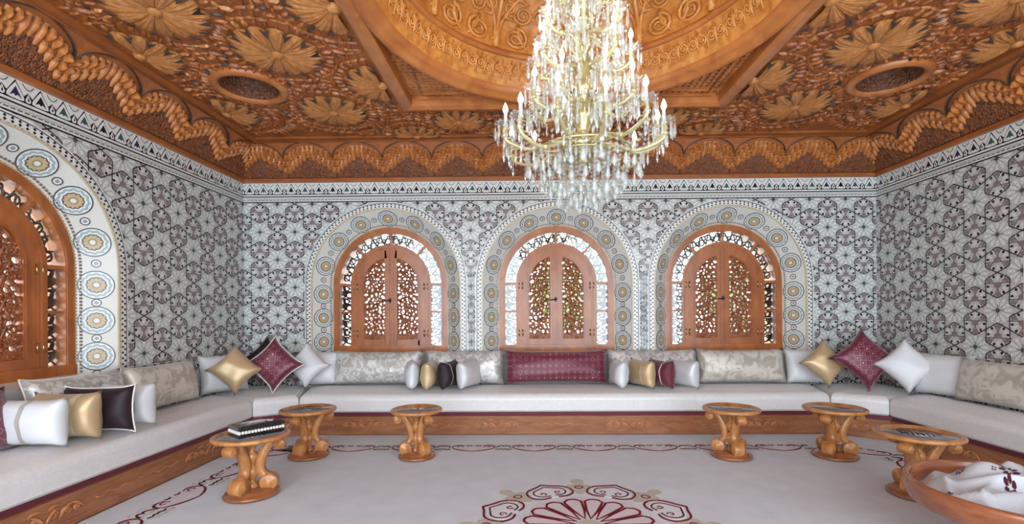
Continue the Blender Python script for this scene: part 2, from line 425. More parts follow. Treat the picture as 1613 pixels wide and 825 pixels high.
# niche medallions ------------------------------------------------------------
BW = math.hypot(R_OPEN-R_IN, ND); RM = (R_OPEN+R_IN)/2
def splay(kind, a, q, h):
    """a = along the band, q = across it (+ towards the room), h = lift off the face"""
    sl = q/BW
    dr, dd = (R_OPEN-R_IN)*sl, ND*sl
    nr, nd = -ND/BW, (R_OPEN-R_IN)/BW            # face normal: inward and towards the room
    r = RM + dr + nr*h; d = -ND/2 + dd + nd*h
    if kind == 'jamb': return (r, d, a)
    th = a/RM; return (r*math.sin(th), d, r*math.cos(th))
def medallion(kind, small=False):
    b = MB()
    def disc(r0, r1, h, mi, n=24, mod=None):
        vs = []
        for k in range(n):
            t = 2*PI*k/n; f = mod(t) if mod else 1
            vs.append(splay(kind, r1*f*math.cos(t), r1*f*math.sin(t), h))
        if r0 > 0:
            vs2 = []
            for k in range(n):
                t = 2*PI*k/n; f = mod(t) if mod else 1
                vs2.append(splay(kind, r0*f*math.cos(t), r0*f*math.sin(t), h))
            b.add(vs+vs2, [(k, (k+1)%n, n+(k+1)%n, n+k) for k in range(n)], mi)
        else:
            nr = 4 if r1 > .05 else 2; vv = []
            for l in range(1, nr+1):
                for k in range(n):
                    t = 2*PI*k/n; f = (mod(t) if mod else 1)*l/nr; vv.append(splay(kind, r1*f*math.cos(t), r1*f*math.sin(t), h))
            vv.append(splay(kind, 0, 0, h)); o = nr*n
            b.add(vv, [(k, (k+1)%n, o) for k in range(n)] + [((l-1)*n+k, l*n+k, l*n+(k+1)%n, (l-1)*n+(k+1)%n) for l in range(1, nr) for k in range(n)], mi)
    def rim(r, h0, h1, mi, n=24):
        vs = [splay(kind, r*math.cos(2*PI*k/n), r*math.sin(2*PI*k/n), h) for h in (h0, h1) for k in range(n)]
        b.add(vs, [(k, (k+1)%n, n+(k+1)%n, n+k) for k in range(n)], mi)
    if small:
        rim(.037, 0, .006, 3); disc(.028, .037, .006, 3, 16); disc(0, .029, .0055, 0, 16); disc(0, .016, .0065, 4, 10)
        return b.mesh('link_roundel', [M['t_white'], M['t_blue'], M['t_gold'], M['t_line'], M['t_grey']])
    rim(.131, 0, .006, 3); disc(.121, .131, .006, 3, 36); disc(0, .122, .0055, 0, 36)
    sc = lambda t: 1 + .05*math.cos(12*t)
    disc(.088, .108, .0062, 1, 72, sc); disc(.066, .088, .0058, 0, 72, sc)
    disc(.0, .074, .0066, 3, 36, lambda t: 1+.06*math.cos(12*t))
    disc(.0, .064, .0072, 2, 36, lambda t: 1+.13*math.cos(12*t)); disc(.026, .032, .0076, 5, 16); disc(0, .02, .008, 0, 12)
    return b.mesh('medallion', [M['t_white'], M['t_blue'], M['t_gold'], M['t_line'], M['t_grey'], M['t_brown']])
ME_MED = {k: medallion(k) for k in ('jamb', 'arch')}; ME_LNK = {k: medallion(k, True) for k in ('jamb', 'arch')}
# the splayed surround itself
def arch_path(R, z0, n=28):
    P = [(R, z0)] + [(R, z0+(Z_SP-z0)*k/4) for k in range(1, 4)]
    return P + [(p[0], Z_SP+p[1]) for p in arc(R, 0, PI, n)] + [(-R, z0+(Z_SP-z0)*k/4) for k in (3, 2, 1)] + [(-R, z0)]
def ring_band(b, Ra, Rb, ya, yb, z0, mi):
    A, B = arch_path(Ra, z0), arch_path(Rb, z0); n = len(A)
    b.add([(p[0], ya, p[1]) for p in A]+[(p[0], yb, p[1]) for p in B], [(i, i+1, n+i+1, n+i) for i in range(n-1)], mi)
def arch_len_pts(R, step, z0):
    """points and tangents evenly along the arch outline"""
    L1 = Z_SP-z0; tot = 2*L1+PI*R; n = int(tot/step); out = []
    for k in range(n+1):
        l = tot*(k+.5)/(n+1)
        if l < L1: out.append((R, z0+l, 0, 1))
        elif l > L1+PI*R: out.append((-R, Z_SP-(l-L1-PI*R), 0, -1))
        else:
            t = (l-L1)/R; out.append((R*math.cos(t), Z_SP+R*math.sin(t), -math.sin(t), math.cos(t)))
    return out
def splayed_surround():
    b = MB(); ring_band(b, R_OPEN, R_IN, 0, -ND, Z_SILL-.5, 0)
    # sloping sill
    b.add([(-R_OPEN,0,Z_SILL-.03),(R_OPEN,0,Z_SILL-.03),(R_IN,-ND,Z_SILL),(-R_IN,-ND,Z_SILL)], [(0,1,2,3)], 0)
    return b.mesh('niche_surround', [M['plaster']])
def border_band():
    b = MB(); z0 = .45
    for Ra, Rb, mi in ((R_OPEN-.004, 1.018, 1), (1.018, 1.072, 0), (1.072, 1.082, 2), (1.082, R_OUT, 0)):
        ring_band(b, Ra, Rb, .012, .012, z0, mi)
    ring_band(b, R_OUT, R_OUT, 0, .012, z0, 0); ring_band(b, R_OPEN-.004, R_OPEN-.004, -.01, .012, z0, 1)
    return b.mesh('border_band', [M['t_white'], M['t_sand'], M['t_line']])
def border_dots():
    b = MB(); z0 = .45
    for R, ph in ((1.031, 0), (1.058, .5)):
        for (x, z, tx, tz) in arch_len_pts(R, .054, z0):
            x += tx*ph*.054; z += tz*ph*.054; nx, nz = tz, -tx; q = .0125
            b.prism([(x+q*tx, z+q*tz), (x+q*nx, z+q*nz), (x-q*tx, z-q*tz), (x-q*nx, z-q*nz)], .012, .015, 0)
    for (x, z, tx, tz) in arch_len_pts(1.009, .05, z0):
        nx, nz = tz, -tx; q = .006; b.prism([(x+q*tx, z+q*tz), (x+q*nx, z+q*nz), (x-q*tx, z-q*tz), (x-q*nx, z-q*nz)], .012, .015, 1)
    for q0, mi, st in ((.012, 1, .03), (-.012, 2, .03)):      # beaded edge against the timber
        for (x, z, tx, tz) in arch_len_pts(R_IN+.02+q0, st, Z_SILL):
            dd = -ND + ND*(.02+q0)/(R_OPEN-R_IN) + .004; nx, nz = tz, -tx; q = .0095
            b.prism([(x+q*tx+q*nx, z+q*tz+q*nz), (x-q*tx+q*nx, z-q*tz+q*nz), (x-q*tx-q*nx, z-q*tz-q*nz), (x+q*tx-q*nx, z+q*tz-q*nz)], dd-.01, dd+.004, mi)
    return b.mesh('border_dots', [M['t_black'], M['t_brown'], M['t_gold']])
ME_SPL, ME_BAND, ME_DOTS = splayed_surround(), border_band(), border_dots()
def niche(root, c):
    n = put('niche_surround', ME_SPL, root, (c, 0, 0))
    put('border_band', ME_BAND, root, (c, 0, 0)); tag(put('border_dots', ME_DOTS, root, (c, 0, 0)), kind='stuff')
    st = math.radians(24.6)
    for k in range(-3, 4): put('medallion', ME_MED['arch'], n, (0, 0, Z_SP), (0, k*st, 0))
    for k in range(-4, 4): put('link_roundel', ME_LNK['arch'], n, (0, 0, Z_SP), (0, (k+.5)*st, 0))
    for sg in (1, -1):
        for k in range(3):
            put('medallion', ME_MED['jamb'], n, (0, 0, Z_SP-.135-.325*k), (0, 0, 0) if sg > 0 else None).scale = (sg, 1, 1)
            put('link_roundel', ME_LNK['jamb'], n, (0, 0, Z_SP-.135-.325*k-.1625)).scale = (sg, 1, 1)

# frieze --------------------------------------------------------------------
def frieze_motif(mi):
    b = MB(); H = .15; w2 = .0935
    b.prism([(-w2, 0), (w2, 0), (w2, .085), (.06, .05), (0, H), (-.06, .05), (-w2, .085)], .004, .0055, 0)
    arch_ = [(-.062, .014), (-.060, .038), (-.04, .072), (0, H-.018), (.04, .072), (.060, .038), (.062, .014), (.03, .006), (-.03, .006)]
    b.prism(arch_, .0055, .0075, 3)
    b.prism([(-.042, .022), (-.016, .07), (0, .10), (.016, .07), (.042, .022), (.014, .040), (0, .026), (-.014, .040)], .0075, .0095, mi)
    for sg in (-1, 1):
        b.prism([(sg*x, z) for x, z in ((w2, .078), (w2-.012, .05), (w2-.021, .03), (w2-.016, .012), (w2, .006))], .0055, .0075, 3)
        b.prism([(sg*x, z) for x, z in ((w2, .05), (w2-.008, .03), (w2, .018))], .0075, .0095, 0)
        b.prism([(sg*x, z) for x, z in ((.030, H-.004), (w2, H-.004), (w2, .10), (.078, .092))], .004, .0048, 4)
        b.ribbon([(sg*x, z) for x, z in ((.05, H-.008), (.07, .115), (w2, .105))], .005, .004, .006, 0, 'y')
    return b.mesh('frieze_motif', [M['t_black'], M['t_navy'], M['t_green'], M['t_white'], M['plaster']])
ME_FRZ = [frieze_motif(1), frieze_motif(2), frieze_motif(0)]
def frieze(root, lo, hi):
    L = hi-lo
    b = MB(); b.box(lo, hi, 0, .004, 3.03, ZT, 0)
    b.box(lo, hi, 0, .016, 3.012, 3.03, 0); b.box(lo, hi, 0, .008, 3.03, 3.042, 1); b.box(lo, hi, 0, .010, 3.0, 3.012, 1)
    b.box(lo, hi, 0, .006, 2.955, 3.0, 2); b.box(lo, hi, 0, .016, 2.938, 2.952, 0); b.box(lo, hi, 0, .010, 2.926, 2.938, 1)
    b.build('frieze_band', [M['t_white'], M['t_black'], M['plaster']], root)
    d = MB(); k = lo+.03
    while k < hi-.03:
        d.box(k-.017, k+.017, .006, .009, 2.957, 2.964, 0); k += .05
    k = lo+.03
    while k < hi-.03:
        d.ribbon(spline([(k-.03, 2.985), (k-.01, 2.97), (k+.01, 2.985), (k+.03, 2.97)], 3), .004, .006, .008, 1, 'y'); k += .06
    tag(d.build('frieze_dashes', [M['t_black'], M['t_grey']], root), kind='stuff')
    n = round(L/.187); st = L/n
    for i in range(n):
        s = lo+st*(i+.5)
        put('frieze_motif', ME_FRZ[i % 3 if i % 6 else 1], root, (s, 0, 3.036))

def wall_mesh(name, lo, hi, win):
    xs = {lo, hi}
    for c in win:
        for k in range(33): xs.add(round(c+R_OPEN*math.cos(PI*k/32), 6))
    xs = sorted(xs); b = MB(); top = ZT+.1
    def arch_z(x):
        for c in win:
            if abs(x-c) <= R_OPEN+1e-5: return c, Z_SP+math.sqrt(max(0, R_OPEN**2-(x-c)**2))
        return None, None
    for a, e in zip(xs, xs[1:]):
        c, _ = arch_z((a+e)/2)
        if c is None: b.add([(a,0,0),(e,0,0),(e,0,top),(a,0,top)], [(0,1,2,3)])
        else:
            za = Z_SP+math.sqrt(max(0, R_OPEN**2-(a-c)**2)); ze = Z_SP+math.sqrt(max(0, R_OPEN**2-(e-c)**2))
            b.add([(a,0,za),(e,0,ze),(e,0,top),(a,0,top)], [(0,1,2,3)])
            b.add([(a,0,0),(e,0,0),(e,0,Z_SILL-.03),(a,0,Z_SILL-.03)], [(0,1,2,3)])
    return b.mesh(name, [M['grout']])
ROOTS = {}
S0 = {'wall_back': XC-(-3.60), 'wall_left': YW-4.689, 'wall_right': 5.93-YW}
WLAB = {'wall_back': 'far tiled wall with three arched windows', 'wall_left': 'left tiled wall with one large arched window', 'wall_right': 'right tiled wall of star mosaic'}
for nm, wd in WALLS.items():
    r = put(nm, wall_mesh(nm, wd['lo'], wd['hi'], wd['win']), None, wd['loc'], (0, 0, wd['rz'])); tag(r, WLAB[nm], kind='structure'); ROOTS[nm] = r
    lo, hi = max(wd['lo'], wd['vis'][0]), min(wd['hi'], wd['vis'][1])
    wall_tiles(r, wd, S0[nm], lo, hi)
    for c in wd['win']: niche(r, c)
    flo, fhi = (wd['lo'], wd['hi']) if nm == 'wall_back' else ((wd['lo'], 2.2) if nm == 'wall_left' else (-2.2, wd['hi']))
    frieze(r, flo, fhi)
# narrow chain strips on the piers between the back windows
for c in (-1.15, 1.15):
    b = MB()
    for k in range(24):
        z = .5+k*.062
        if z > 1.95: break
        b.ribbon([(c-.018, z), (c, z+.026), (c+.018, z), (c, z-.026)], .007, .006, .0125, 0, 'y', closed=True); b.prism([(c-.006, z), (c, z+.009), (c+.006, z), (c, z-.009)], .006, .0125, 0)
    b.box(c-.036, c-.030, .004, .0125, .45, 1.98, 0); b.box(c+.030, c+.036, .004, .0125, .45, 1.98, 0)
    tag(b.build('pier_chain', M['t_black'], ROOTS['wall_back']), kind='stuff')

# ================================================================== WINDOWS
def arch_solid(b, Ra, Rb, y0, y1, z0, mi=0, a0=0, a1=PI, legs=(1, 1), n=28):
    """arched timber of width Ra..Rb running up from z0, through the arch and down again"""
    def path(R):
        P = [(p[0], Z_SP+p[1]) for p in arc(R, a0, a1, n)]
        if legs[0]: P = [(R, z0)] + P
        if legs[1]: P = P + [(-R, z0)]
        return P
    A, B = path(Ra), path(Rb); k = len(A)
    vs = [(p[0], y1, p[1]) for p in A] + [(p[0], y1, p[1]) for p in B] + [(p[0], y0, p[1]) for p in A] + [(p[0], y0, p[1]) for p in B]
    fs = []
    for i in range(k-1):
        fs += [(i, i+1, k+i+1, k+i), (2*k+i, 2*k+i+1, 3*k+i+1, 3*k+i), (i, i+1, 2*k+i+1, 2*k+i), (k+i, k+i+1, 3*k+i+1, 3*k+i)]
    fs += [(0, k, 3*k, 2*k), (k-1, 2*k-1, 4*k-1, 3*k-1)]
    b.add(vs, fs, mi)
YF = -ND                      # front plane of the joinery
def openwork(x0, x1, z0, z1, step, holes, inside, yb, yf, relief):
    """pierced carving: solid wherever no hole lies, rounded towards the hole edges"""
    nx, nz = int(round((x1-x0)/step)), int(round((z1-z0)/step))
    X, Z = np.meshgrid(np.linspace(x0, x1, nx+1), np.linspace(z0, z1, nz+1), indexing='ij')
    G = np.full(X.shape, 1.0)
    for (hx, hz, a, c, t) in holes:
        dx, dz = X-hx, Z-hz; u = dx*math.cos(t)+dz*math.sin(t); v = -dx*math.sin(t)+dz*math.cos(t)
        G = np.minimum(G, np.sqrt((u/a)**2+(v/c)**2)-1)
    if inside is not None: G = np.minimum(G, inside(X, Z))
    b = MB()
    for i in range(nx):
        for j in range(nz):
            c = [(i, j), (i+1, j), (i+1, j+1), (i, j+1)]; g = [G[p] for p in c]
            if max(g) <= 0: continue
            poly = []; cross = []
            for k in range(4):
                p, q = c[k], c[(k+1) % 4]; ga, gb = g[k], g[(k+1) % 4]
                if ga > 0: poly.append((X[p], Z[p], ga))
                if (ga > 0) != (gb > 0):
                    t = ga/(ga-gb); poly.append((X[p]+(X[q]-X[p])*t, Z[p]+(Z[q]-Z[p])*t, 0.0)); cross.append(len(poly)-1)
            if len(poly) < 3: continue
            o = len(b.v); n = len(poly)
            b.v.extend([(x, yf+relief*min(1, h/.55), z) for x, z, h in poly]); b.f.append(list(range(o, o+n))); b.m.append(0); b.s.append(False)
            if len(cross) == 2:
                p, q = poly[cross[0]], poly[cross[1]]
                b.add([(p[0], yf, p[1]), (q[0], yf, q[1]), (q[0], yb, q[1]), (p[0], yb, p[1])], [(0, 1, 2, 3)])
    return b
def make_holes(x0, x1, z0, z1, sd, n=2600):
    rnd = random.Random(sd); H = []
    for it in range(n):
        x, z = rnd.uniform(x0, x1), rnd.uniform(z0, z1)
        a = rnd.uniform(.014, .031)*(1 if it < n*.5 else .62); c = a*rnd.uniform(.5, .75)
        t = 1.2*math.sin(9*z)+2.2*math.cos(11*x+4*z)
        r = math.sqrt(a*c)
        if all(math.hypot(x-h[0], z-h[1]) > r+math.sqrt(h[2]*h[3])+.0135 for h in H): H.append((x, z, a, c, t))
    return H
HOLES = make_holes(.10, .36, 1.13, 2.18, 3)
# lower part of the panel: two solid leaf sprays, so thin out the holes there
HOLES = [h for h in HOLES if h[1] > 1.2 or random.random() < .55]
PANEL_IN = lambda X, Z: np.where(Z > Z_SP, (.40-np.hypot(X, Z-Z_SP))*20, 1.0)
def panel_mesh(sg):
    b = openwork(.07, .40, 1.04, 2.24, .0105, HOLES, PANEL_IN, YF-.055, YF-.03, .014)
    for (cx, cz, r, dr) in ((.20, 1.16, .06, 1), (.29, 1.24, .05, -1), (.16, 2.1, .05, -1), (.28, 1.10, .03, -1)):   # scrolls standing proud
        P = []
        for k in range(22):
            t = k/21*2.6*PI; q = r*(1-k/24); P.append((cx+q*math.cos(dr*t), YF-.016, cz+q*math.sin(dr*t)))
        b.tube(P, [.011*(1-k/40) for k in range(22)], 5)
    rv = random.Random(21); zz = 1.30; sd_ = 1
    while zz < 2.12:                                        # a climbing vine of curled stems over the piercing
        cx = .228+sd_*.055; r = rv.uniform(.045, .06)
        P = [(.228-sd_*.03, YF-.018, zz-.10)] + [(cx+r*(1-.8*k/18)*math.cos(PI-sd_*0+sd_*k/18*3.6*PI*.9), YF-.014, zz+r*(1-.8*k/18)*math.sin(sd_*k/18*3.6*PI*.9)) for k in range(19)]
        if Z_SP < zz: P = [(min(p[0], .36), p[1], p[2]) for p in P]
        b.tube(P, [.009*(1-.4*k/len(P)) for k in range(len(P))], 5)
        lx, lz = cx-sd_*.09, zz+.02
        b.tube([(lx+sd_*.03*t, YF-.014, lz+.05*t) for t in np.linspace(-1, 1, 5)], [.003, .012, .016, .010, .002], 5)
        zz += .105; sd_ = -sd_
    b.v = [(p[0]*sg, p[1], p[2]) for p in b.v]
    return b.mesh('carved_panel', [M['w_lattice']])
ME_PANEL = {1: panel_mesh(1), -1: panel_mesh(-1)}
def win_parts():
    D = {}
    b = MB(); arch_solid(b, R_IN+.005, .705, YF-.12, YF+.012, Z_SILL); arch_solid(b, .735, .712, YF+.01, YF+.022, Z_SILL+.07)
    b.box(-.79, .79, YF-.12, YF+.025, Z_SILL-.03, .985); D['outer_frame'] = b.mesh('outer_frame', M['w_frame'])
    b = MB(); arch_solid(b, .56, .482, YF-.09, YF+.0, .985); arch_solid(b, .532, .505, YF, YF+.012, .985); D['inner_frame'] = b.mesh('inner_frame', M['w_frame'])
    b = MB(); b.box(.55, .712, YF-.07, YF-.012, 1.435, 1.46); D['bar_low'] = b.mesh('glazing_bar', M['w_frame'])
    b = MB(); b.box(.55, .712, YF-.07, YF-.008, Z_SP-.014, Z_SP+.02); D['bar_spring'] = b.mesh('glazing_bar', M['w_frame'])
    b = MB(); b.box(-.014, .014, YF-.07, YF-.008, .55, .712); D['bar_rad'] = b.mesh('glazing_bar', M['w_frame'])
    b = MB(); b.box(.555, .71, YF-.045, YF-.041, .985, 1.437); D['pane_low'] = b.mesh('pane', M['glass'])
    b = MB(); b.box(.555, .71, YF-.045, YF-.041, 1.459, Z_SP-.013); D['pane_mid'] = b.mesh('pane', M['glass'])
    b = MB(); arch_solid(b, .71, .555, YF-.045, YF-.041, 0, a0=math.radians(3), a1=math.radians(47), legs=(0, 0), n=10); D['pane_arc1'] = b.mesh('pane', M['glass'])
    b = MB(); arch_solid(b, .71, .555, YF-.045, YF-.041, 0, a0=math.radians(49), a1=math.radians(89), legs=(0, 0), n=10); D['pane_arc2'] = b.mesh('pane', M['glass'])
    def ringtube(b, cx, cz, r): b.tube([(cx+r*math.cos(2*PI*k/10), YF-.085, cz+r*math.sin(2*PI*k/10)) for k in range(10)], .0105, 4, closed=True)
    def side_grille(z0, z1):
        b = MB(); n = 4; h = (z1-z0)/n; c = .632
        for k in range(n):
            zc = z0+h*(k+.5); ringtube(b, c-.02*(-1)**k, zc, .036)
            b.tube(spline([(c-.075, YF-.085, zc-h/2), (c+.02, YF-.085, zc-.02), (c+.06, YF-.085, zc+.02), (c-.01, YF-.085, zc+h/2)], 4), .011, 4)
            b.tube(spline([(c+.075, YF-.085, zc-h/2), (c+.03, YF-.085, zc), (c+.075, YF-.085, zc+h/2)], 3), .010, 4)
            b.tube([(c-.036-.02*(-1)**k, YF-.085, zc), (c-.08, YF-.085, zc)], .010, 4); ringtube(b, c+.045*(-1)**k, zc+.02, .022); b.tube([(c-.08, YF-.085, zc+h/2), (c+.08, YF-.085, zc+h/2)], .008, 4)
        return b.mesh('grille', M['iron'])
    D['gr_low'], D['gr_mid'] = side_grille(.985, 1.437), side_grille(1.459, 1.82)
    def arc_grille(a0, a1):
        b = MB(); n = 4
        for k in range(n):
            a = math.radians(a0+(a1-a0)*(k+.5)/n); rr = .632+.018*(-1)**k; ringtube(b, rr*math.cos(a), Z_SP+rr*math.sin(a), .04)
            e = math.radians((a1-a0)/n/2); ringtube(b, (1.264-rr+.01)*math.cos(a+e), Z_SP+(1.264-rr+.01)*math.sin(a+e), .026); b.tube([(.56*math.cos(a+e), YF-.085, Z_SP+.56*math.sin(a+e)), (.705*math.cos(a+e*.6), YF-.085, Z_SP+.705*math.sin(a+e*.6))], .008, 4)
            P = [(.575, a-e), (.63, a-.3*e), (.69, a+.3*e), (.60, a+e)]
            b.tube(spline([(q*math.cos(t), YF-.085, Z_SP+q*math.sin(t)) for q, t in P], 4), .011, 4)
        return b.mesh('grille', M['iron'])
    D['gr_arc1'], D['gr_arc2'] = arc_grille(3, 47), arc_grille(49, 89)
    for sg in (1, -1):
        b = MB(); y0, y1 = YF-.075, YF-.006; zs = Z_SP
        arch_solid(b, .492, .375, y0, y1, .985, a0=0, a1=math.radians(82), legs=(1, 0), n=16)
        arch_solid(b, .40, .385, y1, y1+.012, 1.05, a0=0, a1=math.radians(77), legs=(1, 0), n=16)
        b.prism([(.0005, .985), (.085, .985), (.085, zs+.482), (.0005, zs+.490)], y0, y1)
        b.prism([(.018, 1.0), (.04, 1.0), (.04, zs+.45), (.018, zs+.46)], y1, y1+.012)
        b.box(.08, .40, y0, y1, .985, 1.065); b.box(.085, .385, y1-.001, y1+.01, 1.05, 1.065)
        b.prism([(.085, zs+.30), (.085, zs+.46), (.20, zs+.42), (.30, zs+.30), (.32, zs+.19), (.22, zs+.29)], y0, y1-.03)
        b.v = [(p[0]*sg, p[1], p[2]) for p in b.v]; D['leaf%d' % sg] = b.mesh('shutter_leaf', M['w_frame'])
    b = MB()
    for dz in (-.045, .045): pass
    b.lathe([(0, -.045), (.009, -.045), (.009, .045), (0, .045)], 8); D['hinge'] = b.mesh('hinge', M['brass'])
    b = MB(); b.box(-.012, .012, 0, .012, -.03, .03); b.tube([(-.01, .018, 0), (.05, .022, -.006), (.075, .02, -.012)], .009, 6); b.lathe([(0,-.012),(.014,-.008),(.014,.008),(0,.012)], 8, (-.012, .018, 0)); D['latch'] = b.mesh('latch', M['iron'])
    b = MB(); ring_band(b, .76, .80, YF-.10, -.68, Z_SILL-.02, 0); b.add([(-.8,-.68,Z_SILL-.05),(.8,-.68,Z_SILL-.05),(.78,YF-.1,Z_SILL-.005),(-.78,YF-.1,Z_SILL-.005)], [(0,1,2,3)], 0)
    D['outer_reveal'] = b.mesh('outer_reveal', M['terracotta'])
    return D
WD = win_parts()
WLBL = ['arched window with carved shutters behind the silver cushions left of centre', 'arched window with carved shutters above the maroon bolster', 'arched window with carved shutters right of the chandelier', 'large arched window at the left edge of the room', 'arched window on the right wall']
def window(num, wall, c, lab):
    wd = WALLS[wall]; Mw = Matrix.Translation(wd['loc']) @ Matrix.Rotation(wd['rz'], 4, 'Z') @ Matrix.Translation((c, 0, 0))
    r = put('window_%d' % num, None); r.matrix_world = Mw; tag(r, lab, kind='structure')
    put('outer_frame', WD['outer_frame'], r); put('inner_frame', WD['inner_frame'], r); put('outer_reveal', WD['outer_reveal'], r)
    for sg in (1, -1):
        for k in ('bar_low', 'bar_spring'): put('glazing_bar', WD[k], r).scale = (sg, 1, 1)
        for k in ('pane_low', 'pane_mid', 'pane_arc1', 'pane_arc2'): put('pane', WD[k], r).scale = (sg, 1, 1)
        for k in ('gr_low', 'gr_mid', 'gr_arc1', 'gr_arc2'): put('grille', WD[k], r).scale = (sg, 1, 1)
        put('glazing_bar', WD['bar_rad'], r, (0, 0, Z_SP), (0, sg*math.radians(42), 0))
        lf = put('shutter_leaf', WD['leaf%d' % sg], r)
        put('carved_panel', ME_PANEL[sg], lf)
        for z in (1.15, 1.80):
            for q in (.466, .515): tag(put('hinge', WD['hinge'], lf, (sg*q, YF+.008, z)), 'brass hinge')
    put('glazing_bar', WD['bar_rad'], r, (0, 0, Z_SP))
    tag(put('latch', WD['latch'], r, (.012, YF+.004, 1.61)), 'dark iron latch')
    return r
window(1, 'wall_back', 2.3, WLBL[0]); window(2, 'wall_back', 0, WLBL[1]); window(3, 'wall_back', -2.3, WLBL[2])
window(4, 'wall_left', 0, WLBL[3]); window(5, 'wall_right', 0, WLBL[4])

# ================================================================== CARVED COVE
CL = math.hypot(.28, .425)
def cove(s, w, n): return (s, .02+.28*w/CL+.425/CL*n, 3.235+.425*w/CL-.28/CL*n)
BAY = (XR-XL)/13
HB = BAY/2
def arch_w(s): 
    q = min(1, abs(s)/HB); return .285+.20*math.sqrt(max(0, 1-q**1.8))
def bay_board():
    b = MB(); S = np.linspace(-HB, HB, 25)
    for n0, n1 in ((.0, .03),):
        for a, e in zip(S, S[1:]):
            b.add([cove(a, arch_w(a), n1), cove(e, arch_w(e), n1), cove(e, CL, n1), cove(a, CL, n1)], [(0,1,2,3)], 0)
            b.add([cove(a, arch_w(a), n1), cove(e, arch_w(e), n1), cove(e, arch_w(e), n0), cove(a, arch_w(a), n0)], [(0,1,2,3)], 1)
    b.tube([cove(s, arch_w(s)+.004, .032) for s in S], .0065, 5, 1)
    b.tube([cove(-HB, .0, .006), cove(-HB, .075, .006)], .008, 5, 1)
    return b.mesh('arch_board', [M['w_cove'], M['w_dark']])
def bay_muqarnas():
    b = MB(); n = 11; cw = BAY/n
    S = np.linspace(-HB, HB, 23)
    for a, e in zip(S, S[1:]):                            # plain field between the arch and the stalactites
        lo_ = lambda s: .075+.225*(1-abs(s)/HB)**.9
        b.add([cove(a, lo_(a), .004), cove(e, lo_(e), .004), cove(e, arch_w(e), .004), cove(a, arch_w(a), .004)], [(0,1,2,3)], 2)
    for i in range(n):
        s = -HB+cw*(i+.5); q = abs(s)/HB
        wt = arch_w(s)-.045; wb = .055+.225*(1-q)**.9
        h = wt-wb
        tiers = 1 if q < .3 else (2 if q < .75 else 3)
        for t in range(tiers):
            a = wt-h*t/tiers; e = wt-h*(t+1)/tiers; pj = .012+.014*(tiers-t)
            L = [(a, pj*.5, 1), (a-(a-e)*.35, pj*1.25, 1), (a-(a-e)*.6, pj*1.1, .85), (e+.002, .010, .42)]
            vs = []
            for (w_, pr, kw) in L:
                vs += [cove(s-cw/2*kw, w_, .004), cove(s-cw/4*kw, w_, pr*.8), cove(s, w_, pr), cove(s+cw/4*kw, w_, pr*.8), cove(s+cw/2*kw, w_, .004)]
            fs = []
            for l in range(3):
                for k in range(4): fs.append((l*5+k, l*5+k+1, (l+1)*5+k+1, (l+1)*5+k))
            b.add(vs, fs, 0)
            if t < tiers-0: b.add([cove(s-cw*.28, a-.006, pj*1.32), cove(s, a-(a-e)*.16+.012, pj*1.34), cove(s+cw*.28, a-.006, pj*1.32), cove(s, a-(a-e)*.3, pj*1.34)], [(0,1,2,3)], 1)
    return b.mesh('muqarnas', [M['w_muq'], M['w_filigree'], M['w_cove']])
def bay_filigree():
    b = MB(); rnd = random.Random(5)
    for k in range(95):                                  # pierced scrollwork low in each bay
        s = rnd.uniform(-HB+.03, HB-.03); wm = .04+.22*(1-abs(s)/HB); w_ = rnd.uniform(.03, max(.04, wm))
        r = rnd.uniform(.010, .019); t0 = rnd.uniform(0, 6.3)
        b.tube([cove(s+r*math.cos(t0+t), w_+r*math.sin(t0+t), .006) for t in np.linspace(0, 4.6, 7)], .0038, 4)
    return b.mesh('filigree', [M['w_cove']])
ME_BB, ME_BM, ME_BF = bay_board(), bay_muqarnas(), bay_filigree()
for num, (wn, lo, hi, lab) in enumerate((('wall_back', XC-XR, XC-XL, 'carved wooden cove along the far wall'), ('wall_left', YW-YB, 4.9, 'carved wooden cove along the left wall'), ('wall_right', -4.9, YB-YW, 'carved wooden cove along the right wall')), 1):
    wd = WALLS[wn]; b = MB()
    b.add([cove(lo, 0, 0), cove(hi, 0, 0), cove(hi, CL+.02, 0), cove(lo, CL+.02, 0)], [(0,1,2,3)], 0)
    b.box(lo, hi, 0, .055, ZT, ZT+.045, 1)
    b.tube([cove(lo, CL-.012, .034), cove(hi, CL-.012, .034)], .014, 8, 1); b.tube([cove(lo, .012, .02), cove(hi, .012, .02)], .012, 6, 1)
    r = b.build('trim_%d' % num, [M['w_filigree'], M['w_cove']], None, wd['loc'], (0, 0, wd['rz'])); tag(r, lab, kind='structure')
    n = 13 if num == 1 else 6
    for i in range(n):
        s = lo+BAY*(i+.5) if num != 3 else hi-BAY*(i+.5)
        put('arch_board', ME_BB, r, (s, 0, 0)); put('muqarnas', ME_BM, r, (s, 0, 0)); tag(put('filigree', ME_BF, r, (s, 0, 0)), kind='stuff')

# ================================================================== CEILING
FR = 1.72
def poly_plane(loops, z):
    L = [[Vector((x, y, 0)) for x, y in l] for l in loops]; flatv = [p for l in L for p in l]
    return [(p.x, p.y, z) for p in flatv], tessellate_polygon(L)
RECESS = [(XC-3.11, 4.63), (XC+3.09, 4.63)]
circ = lambda c, r, n=32: [(c[0]+r*math.cos(2*PI*k/n), c[1]+r*math.sin(2*PI*k/n)) for k in range(n)]
b = MB()
vs, fs = poly_plane([[(XL+.27, Y0), (XR-.27, Y0), (XR-.27, YB-.27), (XL+.27, YB-.27)],
                     [(XC-FR, YW-FR), (XC+FR, YW-FR), (XC+FR, YW+FR), (XC-FR, YW+FR)]] + [circ(c, .262) for c in RECESS], ZC)
b.add(vs, [tuple(f) for f in fs]); ceil = tag(b.build('ceiling', M['w_ceil']), 'carved cedar ceiling with fan stars round a dome', kind='structure')
